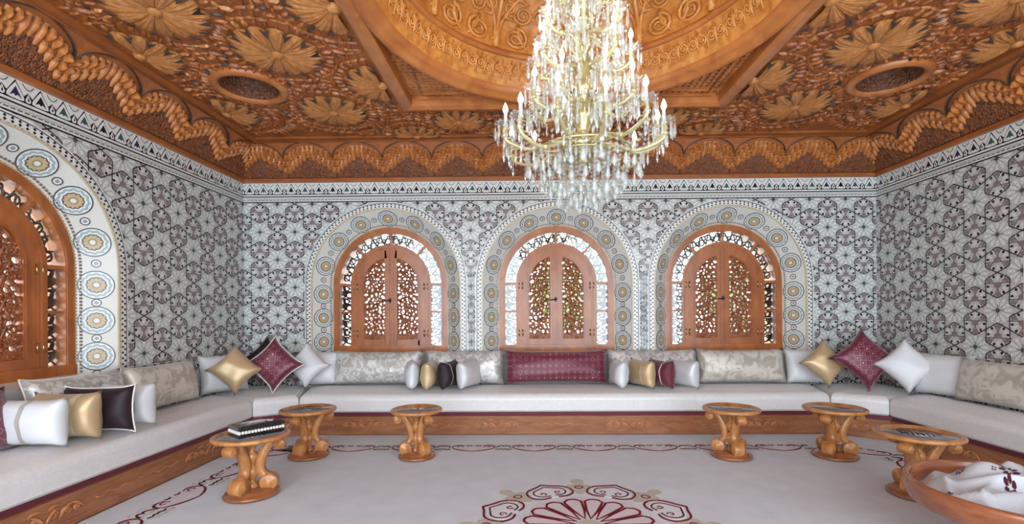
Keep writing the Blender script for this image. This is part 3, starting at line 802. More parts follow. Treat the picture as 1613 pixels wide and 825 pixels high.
# edge boards under the ceiling
b = MB(); e = .30
b.box(XL+.27, XL+e+.12, Y0, YB-.27, ZC-.025, ZC-.001); b.box(XR-e-.12, XR-.27, Y0, YB-.27, ZC-.025, ZC-.001); b.box(XL+e+.12, XR-e-.12, YB-e-.12, YB-.27, ZC-.025, ZC-.001)
b.build('edge_board', M['w_cove'], ceil)
# fan stars
def star_mesh(R, half=None, npet=14):
    b = MB(); per = 10; n = npet*per; rad = [.0, .16, .34, .62, .86, 1.0]
    a0, a1 = (0, 2*PI) if half is None else half
    cnt = int(round(n*(a1-a0)/(2*PI)))
    for i in range(cnt):
        ta, tb = a0+2*PI*i/n, a0+2*PI*(i+1)/n
        def pt(t, q):
            ph = (t*npet/(2*PI)) % 1.0; lob = math.sin(PI*ph); RR = R*(.83+.17*lob**.5)
            rdg = abs(math.sin(PI*ph*3)); h = .010+.028*math.sin(min(1, q*1.05)*PI)**.8*(.55+.45*lob)+.016*rdg*q
            if q >= .999: h = .004
            return (RR*q*math.cos(t), RR*q*math.sin(t), -h)
        ph = ((ta+tb)/2*npet/(2*PI)) % 1.0
        for q0, q1 in zip(rad, rad[1:]):
            A = [pt(ta, q0), pt(tb, q0), pt(tb, q1), pt(ta, q1)]
            b.add(A, [(0,1,2,3)] if q0 > 0 else [(1,2,3)], 0)
    for k in range(npet+1):                                # dark inlaid darts between the petal ends
        t = 2*PI*k/npet
        if not (a0-.01 <= t <= a1+.01): continue
        c, s = math.cos(t), math.sin(t); d = .052
        b.add([(R*.74*c, R*.74*s, -.050), (R*1.02*math.cos(t+d*2.15), R*1.02*math.sin(t+d*2.15), -.024), (R*.95*c, R*.95*s, -.036), (R*1.02*math.cos(t-d*2.15), R*1.02*math.sin(t-d*2.15), -.024)], [(0,1,2,3)], 1)
    b.lathe([(0, -.05), (R*.07, -.048), (R*.13, -.035), (R*.15, -.006)], 14, mi=0)
    return b.mesh('fan_star', [M['w_petal'], M['w_dark']])
ME_ST = {}
def star(x, y, R, half=None, rz=0):
    k = (round(R, 3), half)
    if k not in ME_ST: ME_ST[k] = star_mesh(R, half)
    put('fan_star', ME_ST[k], ceil, (x, y, ZC-.001), (0, 0, rz))
STARS = []
SX, SY = .59, .59
for sg in (-1, 1):
    for i in range(4):
        for j in range(-4, 5):
            if (i+j) % 2: continue
            x = XC+sg*(1.93+.595*i); y = 3.45+SY*j
            if i == 2 and j == 2: STARS.append((x, y, .33)); continue
            if y > 5.7 or y < 1.2: continue
            if i == 0:
                if abs(y-YW) < FR: star(x-sg*.13, y, .36, (0, PI), -PI/2*sg if sg > 0 else PI/2); STARS.append((x-sg*.13, y, .38))
                continue
            if i == 3: star(x-sg*.02+sg*.02, y, .34, (0, PI), PI/2*sg if sg > 0 else -PI/2); STARS.append((x, y, .36)); continue
            star(x, y, .37 if i == 1 else .36); STARS.append((x, y, .39))
for k in range(-1, 2):
    star(XC+k*1.18, 5.52, .31); STARS.append((XC+k*1.18, 5.52, .33))
for k in range(-3, 4):
    if k % 2: star(XC+k*.59, 5.95, .3, (0, PI), PI); STARS.append((XC+k*.59, 5.95, .32))
# small carved pieces packed in rings between the stars
b = MB(); rnd = random.Random(11)
for idx, (sx, sy, sr) in enumerate(STARS):
    for q, (dr, cnt) in enumerate(((.03, 34), (.085, 36), (.14, 40), (.195, 44), (.25, 48), (.305, 50))):
        r = sr+dr
        for k in range(cnt):
            t = 2*PI*(k+.5*(q % 2))/cnt; x, y = sx+r*math.cos(t), sy+r*math.sin(t)
            if not (XL+.45 < x < XR-.45 and 1.2 < y < YB-.46): continue
            if abs(x-XC) < FR+.11 and abs(y-YW) < FR+.11: continue
            if any(math.hypot(x-c[0], y-c[1]) < .35 for c in RECESS): continue
            if any(j != idx and math.hypot(x-o[0], y-o[1])-o[2] < dr-.012 for j, o in enumerate(STARS)): continue
            l, wdt, h = rnd.uniform(.036, .062), rnd.uniform(.011, .018), rnd.uniform(.008, .022)
            ang = t+(0, PI/2, .5, PI/2, -.5, 0)[q]; c, s = math.cos(ang), math.sin(ang)
            base = [(-l, 0), (-l*.4, wdt), (l*.5, wdt), (l, 0), (l*.5, -wdt), (-l*.4, -wdt)]
            vs = [(x+u*c-v*s, y+u*s+v*c, ZC-.002) for u, v in base] + [(x+u*.55*c-v*.5*s, y+u*.55*s+v*.5*c, ZC-.004-h) for u, v in base]
            dark = rnd.random() < .05
            b.add(vs, [(i, (i+1)%6, 6+(i+1)%6, 6+i) for i in range(6)] + [(6,7,8,9,10,11)], 2 if dark else (0 if rnd.random() < .85 else 1))
tag(b.build('carved_infill', [M['w_ceil'], M['w_petal'], M['w_dark']], ceil), kind='stuff')
# round recesses
for c in RECESS:
    b = MB(); b.lathe([(.262, .0), (.262, -.02), (.285, -.045), (.315, -.048), (.345, -.03), (.35, .0)], 40, mi=0)
    b.lathe([(.262, -.02), (.258, .10), (.235, .17), (.16, .21), (0, .22)], 40, mi=1)
    b.build('round_recess', [M['w_mould'], M['w_filigree']], ceil, (c[0], c[1], ZC))
# square moulding, pierced corners, dome
b = MB(); i_, o_ = 1.60, FR+.03
for k in range(4):
    c, s = math.cos(k*PI/2), math.sin(k*PI/2); rt = lambda x, y: (XC+x*c-y*s, YW+x*s+y*c)
    prof = [(o_, .0), (o_, -.035), (o_-.03, -.06), (i_+.05, -.075), (i_+.01, -.05), (i_, .04)]
    vs = []
    for sg in (-1, 1):
        for r, z in prof: vs.append((*rt(r*sg, r), ZC+z))
    n = len(prof); b.add(vs, [(q, q+1, n+q+1, n+q) for q in range(n-1)], 0)
b.build('square_moulding', M['w_mould'], ceil)
RD = 1.60
b = MB(); vs, fs = poly_plane([[(XC-1.62, YW-1.62), (XC+1.62, YW-1.62), (XC+1.62, YW+1.62), (XC-1.62, YW+1.62)], circ((XC, YW), RD-.04, 64)], ZC+.07)
b.add(vs, [tuple(f) for f in fs]); b.build('corner_backing', M['w_filigree'], ceil)
b = MB()
for k in range(6, 27):
    t = k*.06
    if t < 1.6:
        a = math.sqrt(max(0, RD**2-t*t))
        if a < 1.6:
            b.box(t-.011, t+.011, a, 1.6, .022, .05, 0); b.box(a, 1.6, t-.011, t+.011, .026, .046, 0)
            for q in np.arange(a+.05, 1.58, .06): b.box(t-.018, t+.018, q-.018, q+.018, .016, .03, 0)
b.ribbon([(.52, 1.515), (1.515, 1.515), (1.515, .52)], .14, .0, .045, 1)
meL = b.mesh('pierced_corner', [M['w_mould'], M['w_mould']])
for k in range(4): put('pierced_corner', meL, ceil, (XC, YW, ZC), (0, 0, k*PI/2))
DZ = ZC
b = MB()
b.lathe([(1.635, .05), (1.64, -.02), (1.625, -.055), (1.585, -.075), (1.555, -.06), (1.545, -.035), (1.515, -.03), (1.49, -.005), (1.485, .03)], 96, mi=0)
b.lathe([(1.485, .03), (1.47, .06), (1.405, .27)], 96, mi=1)
b.lathe([(1.405, .27), (1.37, .265), (1.36, .30), (1.385, .33)], 96, mi=0)
DOME_R, DOME_H, DOME_Z = 1.385, .88, .33
b.lathe([(DOME_R*math.cos(t), DOME_Z+DOME_H*math.sin(t)) for t in np.linspace(0, PI/2-.001, 22)], 96, mi=1)
dome = b.build('dome', [M['w_mould'], M['w_dome']], ceil, (XC, YW, DZ))
def dome_pt(u, v, n):        # u = angle across a panel, v = elevation angle, n = relief
    r, z = DOME_R*math.cos(v), DOME_Z+DOME_H*math.sin(v)
    nr, nz = math.cos(v)/DOME_R, math.sin(v)/DOME_H; l = math.hypot(nr, nz)
    r -= n*nr/l; z -= n*nz/l; return (r*math.cos(u), r*math.sin(u), z)
def dome_panel():
    b = MB(); PW = PI/12
    b.tube([dome_pt(-PW, v, .01) for v in np.linspace(0, 1.45, 14)], [.03*(1-.5*k/13) for k in range(14)], 6, 0)
    og = [(-PW*.96, .02), (-PW*.9, .25), (-PW*.55, .46), (-PW*.16, .60), (0, .78)]
    for sg in (1, -1): b.tube([dome_pt(u*sg, v, .012) for u, v in spline(og, 5)], .02, 6, 0)
    def spiral(cu, cv, r, dr, turns=2.2, th=.018, t0=0):
        P = []; R_ = []
        for k in range(26):
            t = t0+dr*k/25*turns*2*PI; q = r*(1-.85*k/25)
            P.append(dome_pt(cu+q*math.cos(t)/max(.3, DOME_R*math.cos(cv)), cv+q*math.sin(t)/1.1, .014)); R_.append(th*(1-.5*k/25))
        b.tube(P, R_, 5, 0)
    for sg in (1, -1):
        spiral(sg*.115, .13, .125, sg, 2.3, .02, PI/2); spiral(sg*.075, .36, .095, -sg, 2.2, .017, 0); spiral(sg*.19, .40, .06, sg, 2, .014, 1)
        spiral(sg*.20, .62, .10, -sg, 2.2, .016, 2); spiral(sg*.11, .86, .09, sg, 2, .015, 0); spiral(sg*.05, .58, .06, sg, 2, .013, 0)
        for (u0, v0, u1, v1) in ((.02, .02, .10, .27), (.22, .06, .245, .24), (.14, .30, .22, .32), (.03, .45, .12, .52), (.2, .5, .14, .72)):
            b.tube([dome_pt(sg*(u0+(u1-u0)*t+.03*math.sin(PI*t)), v0+(v1-v0)*t, .012) for t in np.linspace(0, 1, 7)], [.004+.02*math.sin(PI*t) for t in np.linspace(0, 1, 7)], 5, 0)
    return b.mesh('carved_segment', [M['w_scroll']])
ME_DP = dome_panel()
for k in range(12): put('carved_segment', ME_DP, dome, (0, 0, 0), (0, 0, (k+.5)*PI/6))
def band_scroll():
    b = MB()
    def bp(u, v, n): r = 1.47-.065*v-n; return (r*math.cos(u), r*math.sin(u), .06+.21*v-n*.3)
    for sg in (1, -1):
        P = []
        for k in range(20):
            t = sg*(k/19*1.9*2*PI)+PI/2; q = .038*(1-.8*k/19)*1.0; P.append(bp(sg*.032+q*math.cos(t)/1.0, .5+q*math.sin(t)*6.5, .008))
        b.tube(P, .010, 5)
    b.tube([bp(-.065, .1, .006), bp(-.065, .9, .006)], .008, 5); b.tube([bp(0, .08, .01), bp(.006, .5, .014), bp(0, .92, .01)], [.004, .014, .004], 5)
    return b.mesh('band_scroll', [M['w_scroll']])
ME_BS = band_scroll()
for k in range(48): put('band_scroll', ME_BS, dome, (0, 0, 0), (0, 0, k*2*PI/48))

# ================================================================== CARPET
carpet = thing('carpet', 'pale wall-to-wall carpet with maroon scroll border and centre medallion', 'carpet')
FXL, FXR, FY = -3.10, 3.97, 5.58           # front line of the sofa platform
CH = [(FXL, 5.28), (-2.70, FY), (3.50, FY), (FXR, 5.26)]
b = MB(); b.prism([(FXL+.03, Y0), (FXR-.03, Y0), (FXR-.03, 5.26), (3.5, FY-.03), (-2.7, FY-.03), (FXL+.03, 5.28)], -.012, 0, ax='z'); b.build('pile', M['carpet'], carpet)
def motif_mesh():
    b = MB(); Z1 = .004
    fill = spline([(0, -.10), (-.13, -.06), (-.2, .02), (-.15, .085), (-.06, .06), (0, .09), (.06, .06), (.15, .085), (.2, .02), (.13, -.06)], 3, True)
    b.prism(fill, 0, .0025, 1, ax='z')
    for sg in (1, -1):
        S = lambda P: [(sg*x, y) for x, y in P]
        b.ribbon(spline(S([(0, -.115), (.10, -.085), (.19, -.03), (.225, .03), (.205, .085), (.15, .105), (.10, .085)]), 4), [.006+.012*abs(math.sin(2.2*PI*k/24)) for k in range(25)], 0, Z1, 0)
        b.ribbon(spline(S([(.15, .03), (.175, .05), (.15, .075), (.115, .06), (.11, .03)]), 3), .012, 0, Z1, 0)
        b.ribbon(spline(S([(.02, .10), (.05, .085), (.08, .10)]), 3), .014, 0, Z1, 2)
        b.ribbon(spline(S([(.24, .02), (.265, .07), (.30, .085), (.325, .06)]), 3), .014, 0, Z1, 2)
        b.ribbon(spline(S([(.235, -.03), (.265, -.045), (.30, -.03), (.322, -.045)]), 3), .014, 0, Z1, 2)
        b.ribbon(spline(S([(.21, -.07), (.25, -.09), (.29, -.08), (.32, -.10)]), 3), .022, 0, .003, 3)
        b.ribbon(spline(S([(.25, .02), (.28, .03), (.315, .01)]), 3), .018, 0, .003, 3)
        b.ribbon(spline(S([(.24, .11), (.28, .13), (.315, .11)]), 3), .012, 0, .003, 3)
    b.ribbon([(-.04, -.03), (0, -.045), (.04, -.03)], .01, 0, .0035, 4)
    b.ribbon([(-.05, .01), (0, .02), (.05, .01)], .01, 0, .0035, 4)
    return b.mesh('border_scroll', [M['c_maroon'], M['c_pink'], M['c_dark'], M['c_olive'], M['c_white']])
ME_MOT = motif_mesh()
BX0, BX1, BY = XC-3.08, XC+3.08, 4.99
for k in range(-4, 5): put('border_scroll', ME_MOT, carpet, (.06+k*.64, BY, .0))
for sx, rz in ((BX0, PI/2), (BX1, -PI/2)):
    for k in range(5): put('border_scroll', ME_MOT, carpet, (sx, 4.31-k*.64, 0), (0, 0, rz))
for sx, rz in ((BX0+.10, PI/4), (BX1-.10, -PI/4)): put('border_scroll', ME_MOT, carpet, (sx, 4.86, 0), (0, 0, rz))
# medallion
md = MB(); npt = 16
md.prism([((.47+.03*math.cos(8*t))*math.cos(t), (.47+.03*math.cos(8*t))*math.sin(t)) for t in np.linspace(0, 2*PI, 96)][:-1], 0, .002, 1, ax='z')
for k in range(npt):
    t = 2*PI*(k+.5)/npt+PI/16*0; c, s = math.cos(t), math.sin(t); R2 = lambda x, y: (x*c-y*s, x*s+y*c)
    md.ribbon([R2(*p) for p in [(.10, 0), (.24, .04), (.40, .066), (.44, .03), (.445, 0), (.44, -.03), (.40, -.066), (.24, -.04)]], .018, 0, .0045, 0, closed=True)
md.prism(circ((0, 0), .08, 20), 0, .004, 3, ax='z')
for k in range(8):
    t = 2*PI*(k+.5)/8+PI/2; c, s = math.cos(t), math.sin(t); R2 = lambda x, y: (x*c-y*s, x*s+y*c)
    md.prism([R2(*p) for p in spline([(.52, 0), (.56, .13), (.66, .15), (.74, .06), (.77, 0), (.74, -.06), (.66, -.15), (.56, -.13)], 3, True)], 0, .0025, 2, ax='z')
    for sg in (1, -1):
        md.ribbon([R2(x, y*sg) for x, y in spline([(.53, .03), (.52, .10), (.56, .17), (.64, .185), (.71, .15), (.76, .06), (.80, 0)], 4)], .015, 0, .0045, 0)
        md.ribbon([R2(x, y*sg) for x, y in spline([(.56, .02), (.56, .09), (.61, .13), (.67, .12), (.71, .06), (.745, 0)], 4)], .012, 0, .0045, 4)
        md.ribbon([R2(x, y*sg) for x, y in spline([(.58, .06), (.60, .04), (.63, .05), (.62, .08), (.60, .07)], 4)], .010, 0, .0045, 0)
for k in range(8):
    t = 2*PI*k/8+PI/2; c, s = math.cos(t), math.sin(t); R2 = lambda x, y: (x*c-y*s, x*s+y*c)
    md.prism([R2(*p) for p in spline([(.54, 0), (.60, .05), (.66, .10), (.74, .09), (.76, .04), (.83, .055), (.87, .03), (.885, 0), (.87, -.03), (.83, -.055), (.76, -.04), (.74, -.09), (.66, -.10), (.60, -.05)], 3, True)], 0, .003, 3, ax='z')
    md.ribbon([R2(*p) for p in spline([(.66, 0), (.68, .03), (.71, .025), (.715, 0), (.71, -.025), (.68, -.03)], 3, True)], .010, 0, .005, 0, closed=True)
md.build('medallion', [M['c_maroon'], M['c_pink'], M['c_white'], M['c_olive'], M['c_dark']], carpet, (.405, 3.16, 0))

# ================================================================== SOFA PLATFORM AND SEATS
ZP = .215
plat = thing('sofa_platform', 'long carved wooden platform under the white sofa, with maroon valance', 'sofa base')
SEGS = [((FXL, -.8), CH[0]), (CH[0], CH[1]), (CH[1], CH[2]), (CH[2], CH[3]), (CH[3], (FXR, -.8))]
def leaf_patch(L, H, sd):
    b = MB()
    for sg in (1, -1):
        for (cx, cz, r, dr) in ((.06, 0, .035, 1), (.15, .005, .042, -1), (.24, -.005, .03, 1)):
            if cx+r > L/2: continue
            b.tube([(sg*(cx+r*(1-.8*k/14)*math.cos(dr*k/14*4*PI*.8)), .004, cz+r*(1-.8*k/14)*math.sin(dr*k/14*4*PI*.8)) for k in range(15)], .0075, 5)
        for (x0, z0, x1, z1) in ((0, -.05, .1, .05), (.1, -.045, .2, .05), (.2, .05, .3, -.03), (.02, .055, .12, .06)):
            if x1 > L/2: continue
            b.tube([(sg*(x0+(x1-x0)*t), .004, z0+(z1-z0)*t+.02*math.sin(PI*t)) for t in np.linspace(0, 1, 6)], [.003+.011*math.sin(PI*t) for t in np.linspace(0, 1, 6)], 5)
    return b.mesh('carved_leaves', [M['w_leaf']])
ME_LP = leaf_patch(.66, .12, 1)
for si, (a, c) in enumerate(SEGS):
    A, C = Vector((*a, 0)), Vector((*c, 0)); d = (C-A); L = d.length; d.normalize(); nrm = Vector((d.y, -d.x, 0))       # towards the room
    Mx = Matrix((( d.x, nrm.x, 0, A.x), (d.y, nrm.y, 0, A.y), (0, 0, 1, 0), (0, 0, 0, 1)))
    b = MB(); b.box(-.0, L, -.03, 0, .0, ZP); b.box(0, L, 0, .012, 0, .022); b.box(0, L, 0, .014, ZP-.022, ZP)
    b.box(0, L, 0, .006, .022, .04); b.box(0, L, 0, .006, ZP-.04, ZP-.022)
    fp = b.build('front_panel', M['w_plinth'], plat, M=Mx)
    npch = max(1, int(round(L/1.55))); wav = []
    for k in range(npch):
        put('carved_leaves', ME_LP, fp, (L*(k+.5)/npch, .002, .11)).scale = (.9, .7, .8)
    for k in range(npch+1):
        b = MB(); x0 = L*(k-.5)/npch+.36; x1 = L*(k+.5)/npch-.36; x0, x1 = max(.04, x0), min(L-.04, x1)
        if x1-x0 <= .1: continue
        b.tube([(x, .003, .115+.010*math.sin(x*46)) for x in np.arange(x0, x1, .017)], .006, 5)
        b.build('carved_wave', M['w_leaf'], fp)
    b = MB(); b.box(-.02, L+.02, -.06, -.022, ZP-.01, ZP+.042); tag(b.build('valance', M['f_maroon'], plat, M=Mx), 'maroon fabric strip')
b = MB(); b.prism([(XL, -.8), (FXL-.03, -.8), (FXL-.03, 5.28), (-2.70, FY+.03), (3.5, FY+.03), (FXR+.03, 5.26), (FXR+.03, -.8), (XR, -.8), (XR, YB), (XL, YB)], .0, ZP-.01, ax='z')
b.build('deck', M['w_plinth'], plat)
def offset_poly(P, d):
    n = len(P); out = []
    for i in range(n):
        p0, p1, p2 = Vector(P[i-1]), Vector(P[i]), Vector(P[(i+1) % n])
        e1 = (p1-p0).normalized(); e2 = (p2-p1).normalized(); n1 = Vector((-e1.y, e1.x)); n2 = Vector((-e2.y, e2.x))
        bis = (n1+n2); l = bis.length
        bis /= l; out.append(tuple(p1+bis*(d/max(.35, bis.dot(n1)))))
    return out
def seat(name, poly, label, z0=ZP+.045, z1=.475, crown=.03):
    b = MB(); R = .075
    lev = [(.02, z0), (0, z0+.02), (0, z1-R)] + [(R*(1-math.cos(t)), z1-R+R*math.sin(t)) for t in np.linspace(.3, PI/2, 5)]
    lev += [(.16, z1+crown*.4), (.26, z1+crown*.8)]
    rings = [offset_poly(poly, o) for o, z in lev]; n = len(poly)
    # subdivide long edges for smooth shading is not needed: faces stay planar per side
    vs = [(p[0], p[1], z) for (o, z), rg in zip(lev, rings) for p in rg]
    fs = [(l*n+k, l*n+(k+1) % n, (l+1)*n+(k+1) % n, (l+1)*n+k) for l in range(len(lev)-1) for k in range(n)]
    b.add(vs, fs, 0, False)
    b.add([vs[(len(lev)-1)*n+k] for k in range(n)], [tuple(range(n))], 0)
    b.add([vs[k] for k in range(n)], [tuple(range(n))[::-1]], 0)
    o = b.build(name, M['f_seat']); return tag(o, label, 'sofa', 'white sofa mattresses')
fo = .015
seat('sofa_mattress', [(XL+.01, -.8), (FXL+fo, -.8), (FXL+fo, 5.275), (XL+.01, 5.70)], 'long white sofa mattress along the left wall')
seat('sofa_mattress', [(XL+.01, 5.72), (FXL+fo, 5.29), (-2.705, FY-fo), (-2.95, YB-.01), (XL+.01, YB-.01)], 'white corner mattress of the sofa left of the back windows')
seat('sofa_mattress', [(-2.69, FY-fo), (3.495, FY-fo), (3.75, YB-.01), (-2.93, YB-.01)], 'long white sofa mattress under the three back windows')
seat('sofa_mattress', [(3.51, FY-fo), (FXR-fo, 5.27), (XR-.01, 5.66), (XR-.01, YB-.01), (3.77, YB-.01)], 'white corner mattress of the sofa right of the back windows')
seat('sofa_mattress', [(FXR-fo, 5.255), (FXR-fo, -.8), (XR-.01, -.8), (XR-.01, 5.64)], 'long white sofa mattress along the right wall')

# ================================================================== CUSHIONS
def pillow_mesh(w_, h, t, nu=16, nv=12, pinch=.10, mat='f_white', fat=.42, seed=0):
    rnd = random.Random(seed); b = MB(); ph = [rnd.uniform(0, 6.3) for _ in range(4)]
    def P(i, j, sd):
        u, v = -1+2*i/nu, -1+2*j/nv
        x = u*w_/2*(1-pinch*(1-v*v)*h/w_*.9); z = v*h/2*(1-pinch*(1-u**4))
        e = max(0, (1-u**4)*(1-v*v))**fat
        wr = 1+.05*math.sin(5*u+ph[0]+2*v)+.04*math.sin(7*v+ph[1]-3*u)
        return (x, sd*t/2*e*wr, z)
    vs = []; idx = {}
    for sd in (1, -1):
        for i in range(nu+1):
            for j in range(nv+1):
                edge = i in (0, nu) or j in (0, nv)
                if sd == -1 and edge: idx[(i, j, -1)] = idx[(i, j, 1)]
                else: idx[(i, j, sd)] = len(vs); vs.append(P(i, j, sd))
    fs = []
    for i in range(nu):
        for j in range(nv):
            q = [(i, j), (i+1, j), (i+1, j+1), (i, j+1)]
            fs.append(tuple(idx[(*c, 1)] for c in q)); fs.append(tuple(idx[(*c, -1)] for c in q[::-1]))
    b.add(vs, fs, 0, True); me = b.mesh('cover', M[mat])
    loop = [P(i, 0, 1) for i in range(nu)] + [P(nu, j, 1) for j in range(nv)] + [P(i, nv, 1) for i in range(nu, 0, -1)] + [P(0, j, 1) for j in range(nv, 0, -1)]
    def strip_mesh(u0, u1, smat):
        s = MB(); k = 12
        for sd in (1, -1):
            vv = []
            for j in range(k+1):
                for u in (u0, u1):
                    q = P((u+1)/2*nu, j/k*nv, sd); vv.append((q[0], q[1]+sd*.004, q[2]))
            s.add(vv, [(2*j, 2*j+1, 2*j+3, 2*j+2) for j in range(k)], 0, True)
        return s.mesh('stripe', M[smat])
    return me, loop, strip_mesh
def pillow(name, w_, h, t, mat, loc, yaw, label, lean=0, roll=0, pinch=.10, pipe=None, stripe=None, group=None, tilt=0):
    me, loop, sm = pillow_mesh(w_, h, t, pinch=pinch, mat=mat, seed=hash(label) % 1000 if False else int(abs(loc[0]*97+loc[1]*31)*10))
    r = thing(name, label, 'cushion', (0, 0, 0), 0, group)
    # local: y = face normal; yaw turns it, lean tips the top backwards, roll spins in its own plane
    r.matrix_world = Matrix.Translation(loc) @ Matrix.Rotation(yaw, 4, 'Z') @ Matrix.Rotation(lean, 4, 'X') @ Matrix.Rotation(roll, 4, 'Y')
    c = put('cover', me, r)
    if pipe:
        b = MB(); b.tube(loop, .007, 5, closed=True); tag(b.build('piping', M[pipe], r), 'pale piping round the edge')
    if stripe:
        tag(put('stripe', sm(stripe[0], stripe[1], stripe[2]), c), 'ribbon stripe')
    return r
# yaw 0: face normal +Y / -Y (seen from the camera); yaw pi/2: normal along X
LEAN = -.20
zb = .475
def bolster(x0, x1, mat, label, y=6.17, h=.46, grp='long brocade bolsters along the back wall', pipe=None, zc=None):
    pillow('bolster', x1-x0+.03, h, .22, mat, ((x0+x1)/2, y, zc or zb+h/2+.02), 0, label, lean=LEAN, pinch=.12, group=grp, pipe=pipe)
bolster(-2.53, -1.37, 'f_silver', 'long silver brocade bolster under the left back window')
bolster(-1.33, -.32, 'f_silver', 'long silver brocade bolster just left of the maroon bolster')
bolster(-.30, 1.03, 'f_mbroc', 'long maroon brocade bolster under the middle window')
bolster(1.04, 2.18, 'f_silver', 'long silver brocade bolster just right of the maroon bolster')
bolster(2.19, 3.30, 'f_beige', 'long beige brocade bolster under the right back window')
# left wall
for (y0, y1, mat, lab) in ((3.40, 4.22, 'f_silver', 'silver brocade bolster below the big left window'), (4.25, 5.12, 'f_beige', 'beige flowered bolster on the left sofa, beside the corner cushions')):
    pillow('bolster', y1-y0+.04, .46, .22, mat, (-3.63, (y0+y1)/2, zb+.25), PI/2, lab, lean=LEAN, pinch=.12, group='long brocade bolsters on the left sofa', pipe='f_pipe' if mat == 'f_silver' else None)
pillow('bolster', .80, .44, .22, 'f_mbroc', (-3.60, 2.86, zb+.235), PI/2, 'maroon brocade bolster at the left edge of the photo', lean=LEAN, pinch=.12)
pillow('bolster', 1.0, .45, .22, 'f_beige', (4.43, 4.47, zb+.245), -PI/2, 'beige flowered bolster on the right sofa', lean=LEAN, pinch=.12)
# fans of small cushions standing edge-on
SW, SH, ST = .46, .345, .19
def small(x, y, yaw, mat, label, grp, lean=0, stripe=None, pipe=None, z=None, w_=SW, h=SH):
    pillow('small_cushion', w_, h, ST, mat, (x, y, z or zb+.03+h/2), yaw, label, lean=lean, pinch=.14, stripe=stripe, pipe=pipe, group=grp)
G1 = 'small cushions standing left of the middle window'; G2 = 'small cushions standing right of the middle window'
small(-1.43, 5.84, PI/2+.28, 'f_silverp', 'small silver white cushion, first from the left in the left group', G1, lean=.06)
small(-1.21, 5.82, PI/2+.04, 'f_gold', 'small gold cushion in the group left of the maroon bolster', G1, stripe=(-.5, -.42, 'f_goldpale'))
small(-.97, 5.83, PI/2-.25, 'f_black', 'small black velvet cushion with white stripe', G1, lean=-.05, stripe=(-.5, -.42, 'f_pipe'))
small(-.73, 5.83, PI/2-.38, 'f_silverp', 'small silver cushion nearest the maroon bolster on its left', G1, lean=-.08)
small(1.12, 5.86, PI/2+.05, 'f_silverp', 'small silver white cushion nearest the maroon bolster on its right', G2, lean=.05)
small(1.40, 5.85, PI/2+.38, 'f_gold', 'small gold cushion in the group right of the maroon bolster', G2, stripe=(-.5, -.42, 'f_goldpale'))
small(1.63, 5.84, PI/2+.36, 'f_maroon', 'small maroon velvet cushion with pale stripe right of the maroon bolster', G2, stripe=(-.5, -.42, 'f_pipe'))
small(1.90, 5.84, PI/2+.55, 'f_silverp', 'small silver cushion, last on the right of the right group', G2)
G3 = 'small cushions in a row on the left sofa'
small(-3.42, 3.22, .05, 'f_white', 'white satin cushion with a taupe stripe at the front of the left sofa', G3, stripe=(-.02, .10, 'f_stripe'), w_=.50, h=.35)
small(-3.36, 3.43, .10, 'f_gold', 'gold satin cushion behind the striped white cushion on the left sofa', G3, stripe=(.30, .46, 'f_goldpale'), w_=.46, h=.36)
small(-3.33, 3.65, .12, 'f_black', 'dark plum velvet cushion with pale piping on the left sofa', G3, pipe='f_pipe', w_=.52, h=.37)
small(-3.30, 3.88, .10, 'f_white', 'white cushion at the back of the row on the left sofa', G3, w_=.44, h=.36)
# corner groups; diamonds stand on one corner
def diamond(x, y, side, mat, yaw, label, grp, lean=-.22, pipe=None, dz=0):
    pillow('throw_cushion', side, side, .155, mat, (x, y, zb+.02+side*.66+dz), yaw, label, lean=lean, roll=PI/4, pinch=.19, pipe=pipe, group=grp)
GL, GR = 'throw cushions heaped in the left corner', 'throw cushions heaped in the right corner'
pillow('throw_cushion', .54, .47, .2, 'f_white', (-3.62, 5.62, zb+.25), PI/2-.6, 'white satin cushion behind the gold diamond cushion in the left corner', lean=LEAN, group=GL)
diamond(-3.39, 5.46, .44, 'f_gold', .4, 'gold satin cushion on its corner in the left corner of the sofa', GL)
diamond(-3.33, 6.02, .46, 'f_black', .3, 'dark plum velvet cushion behind the maroon diamond in the left corner', GL, dz=.04)
diamond(-3.04, 5.66, .50, 'f_mbroc', .2, 'maroon brocade cushion on its corner in the left corner of the sofa', GL, pipe='f_pipe')
diamond(-2.78, 5.94, .44, 'f_white', .05, 'white cushion on its corner beside the left maroon diamond', GL)
pillow('throw_cushion', .50, .46, .2, 'f_white', (-2.72, 6.17, zb+.245), .1, 'white upright cushion between the left corner heap and the silver bolster', lean=LEAN, group=GL)
pillow('throw_cushion', .50, .46, .2, 'f_white', (3.56, 6.16, zb+.245), -.05, 'white upright cushion behind the right gold diamond', lean=LEAN, group=GR)
diamond(3.62, 5.84, .44, 'f_gold', -.1, 'gold satin cushion on its corner in the right corner of the sofa', GR)
diamond(4.18, 6.02, .46, 'f_black', -.3, 'dark plum velvet cushion behind the maroon diamond in the right corner', GR, dz=.05)
diamond(3.93, 5.60, .55, 'f_mbroc', -.2, 'maroon brocade cushion on its corner in the right corner of the sofa', GR)
diamond(4.22, 5.36, .47, 'f_white', -.5, 'white cushion on its corner beside the right maroon diamond', GR)
pillow('throw_cushion', .54, .47, .2, 'f_white', (4.45, 5.16, zb+.25), -PI/2+.3, 'white upright cushion on the right sofa next to the beige bolster', lean=LEAN, group=GR)

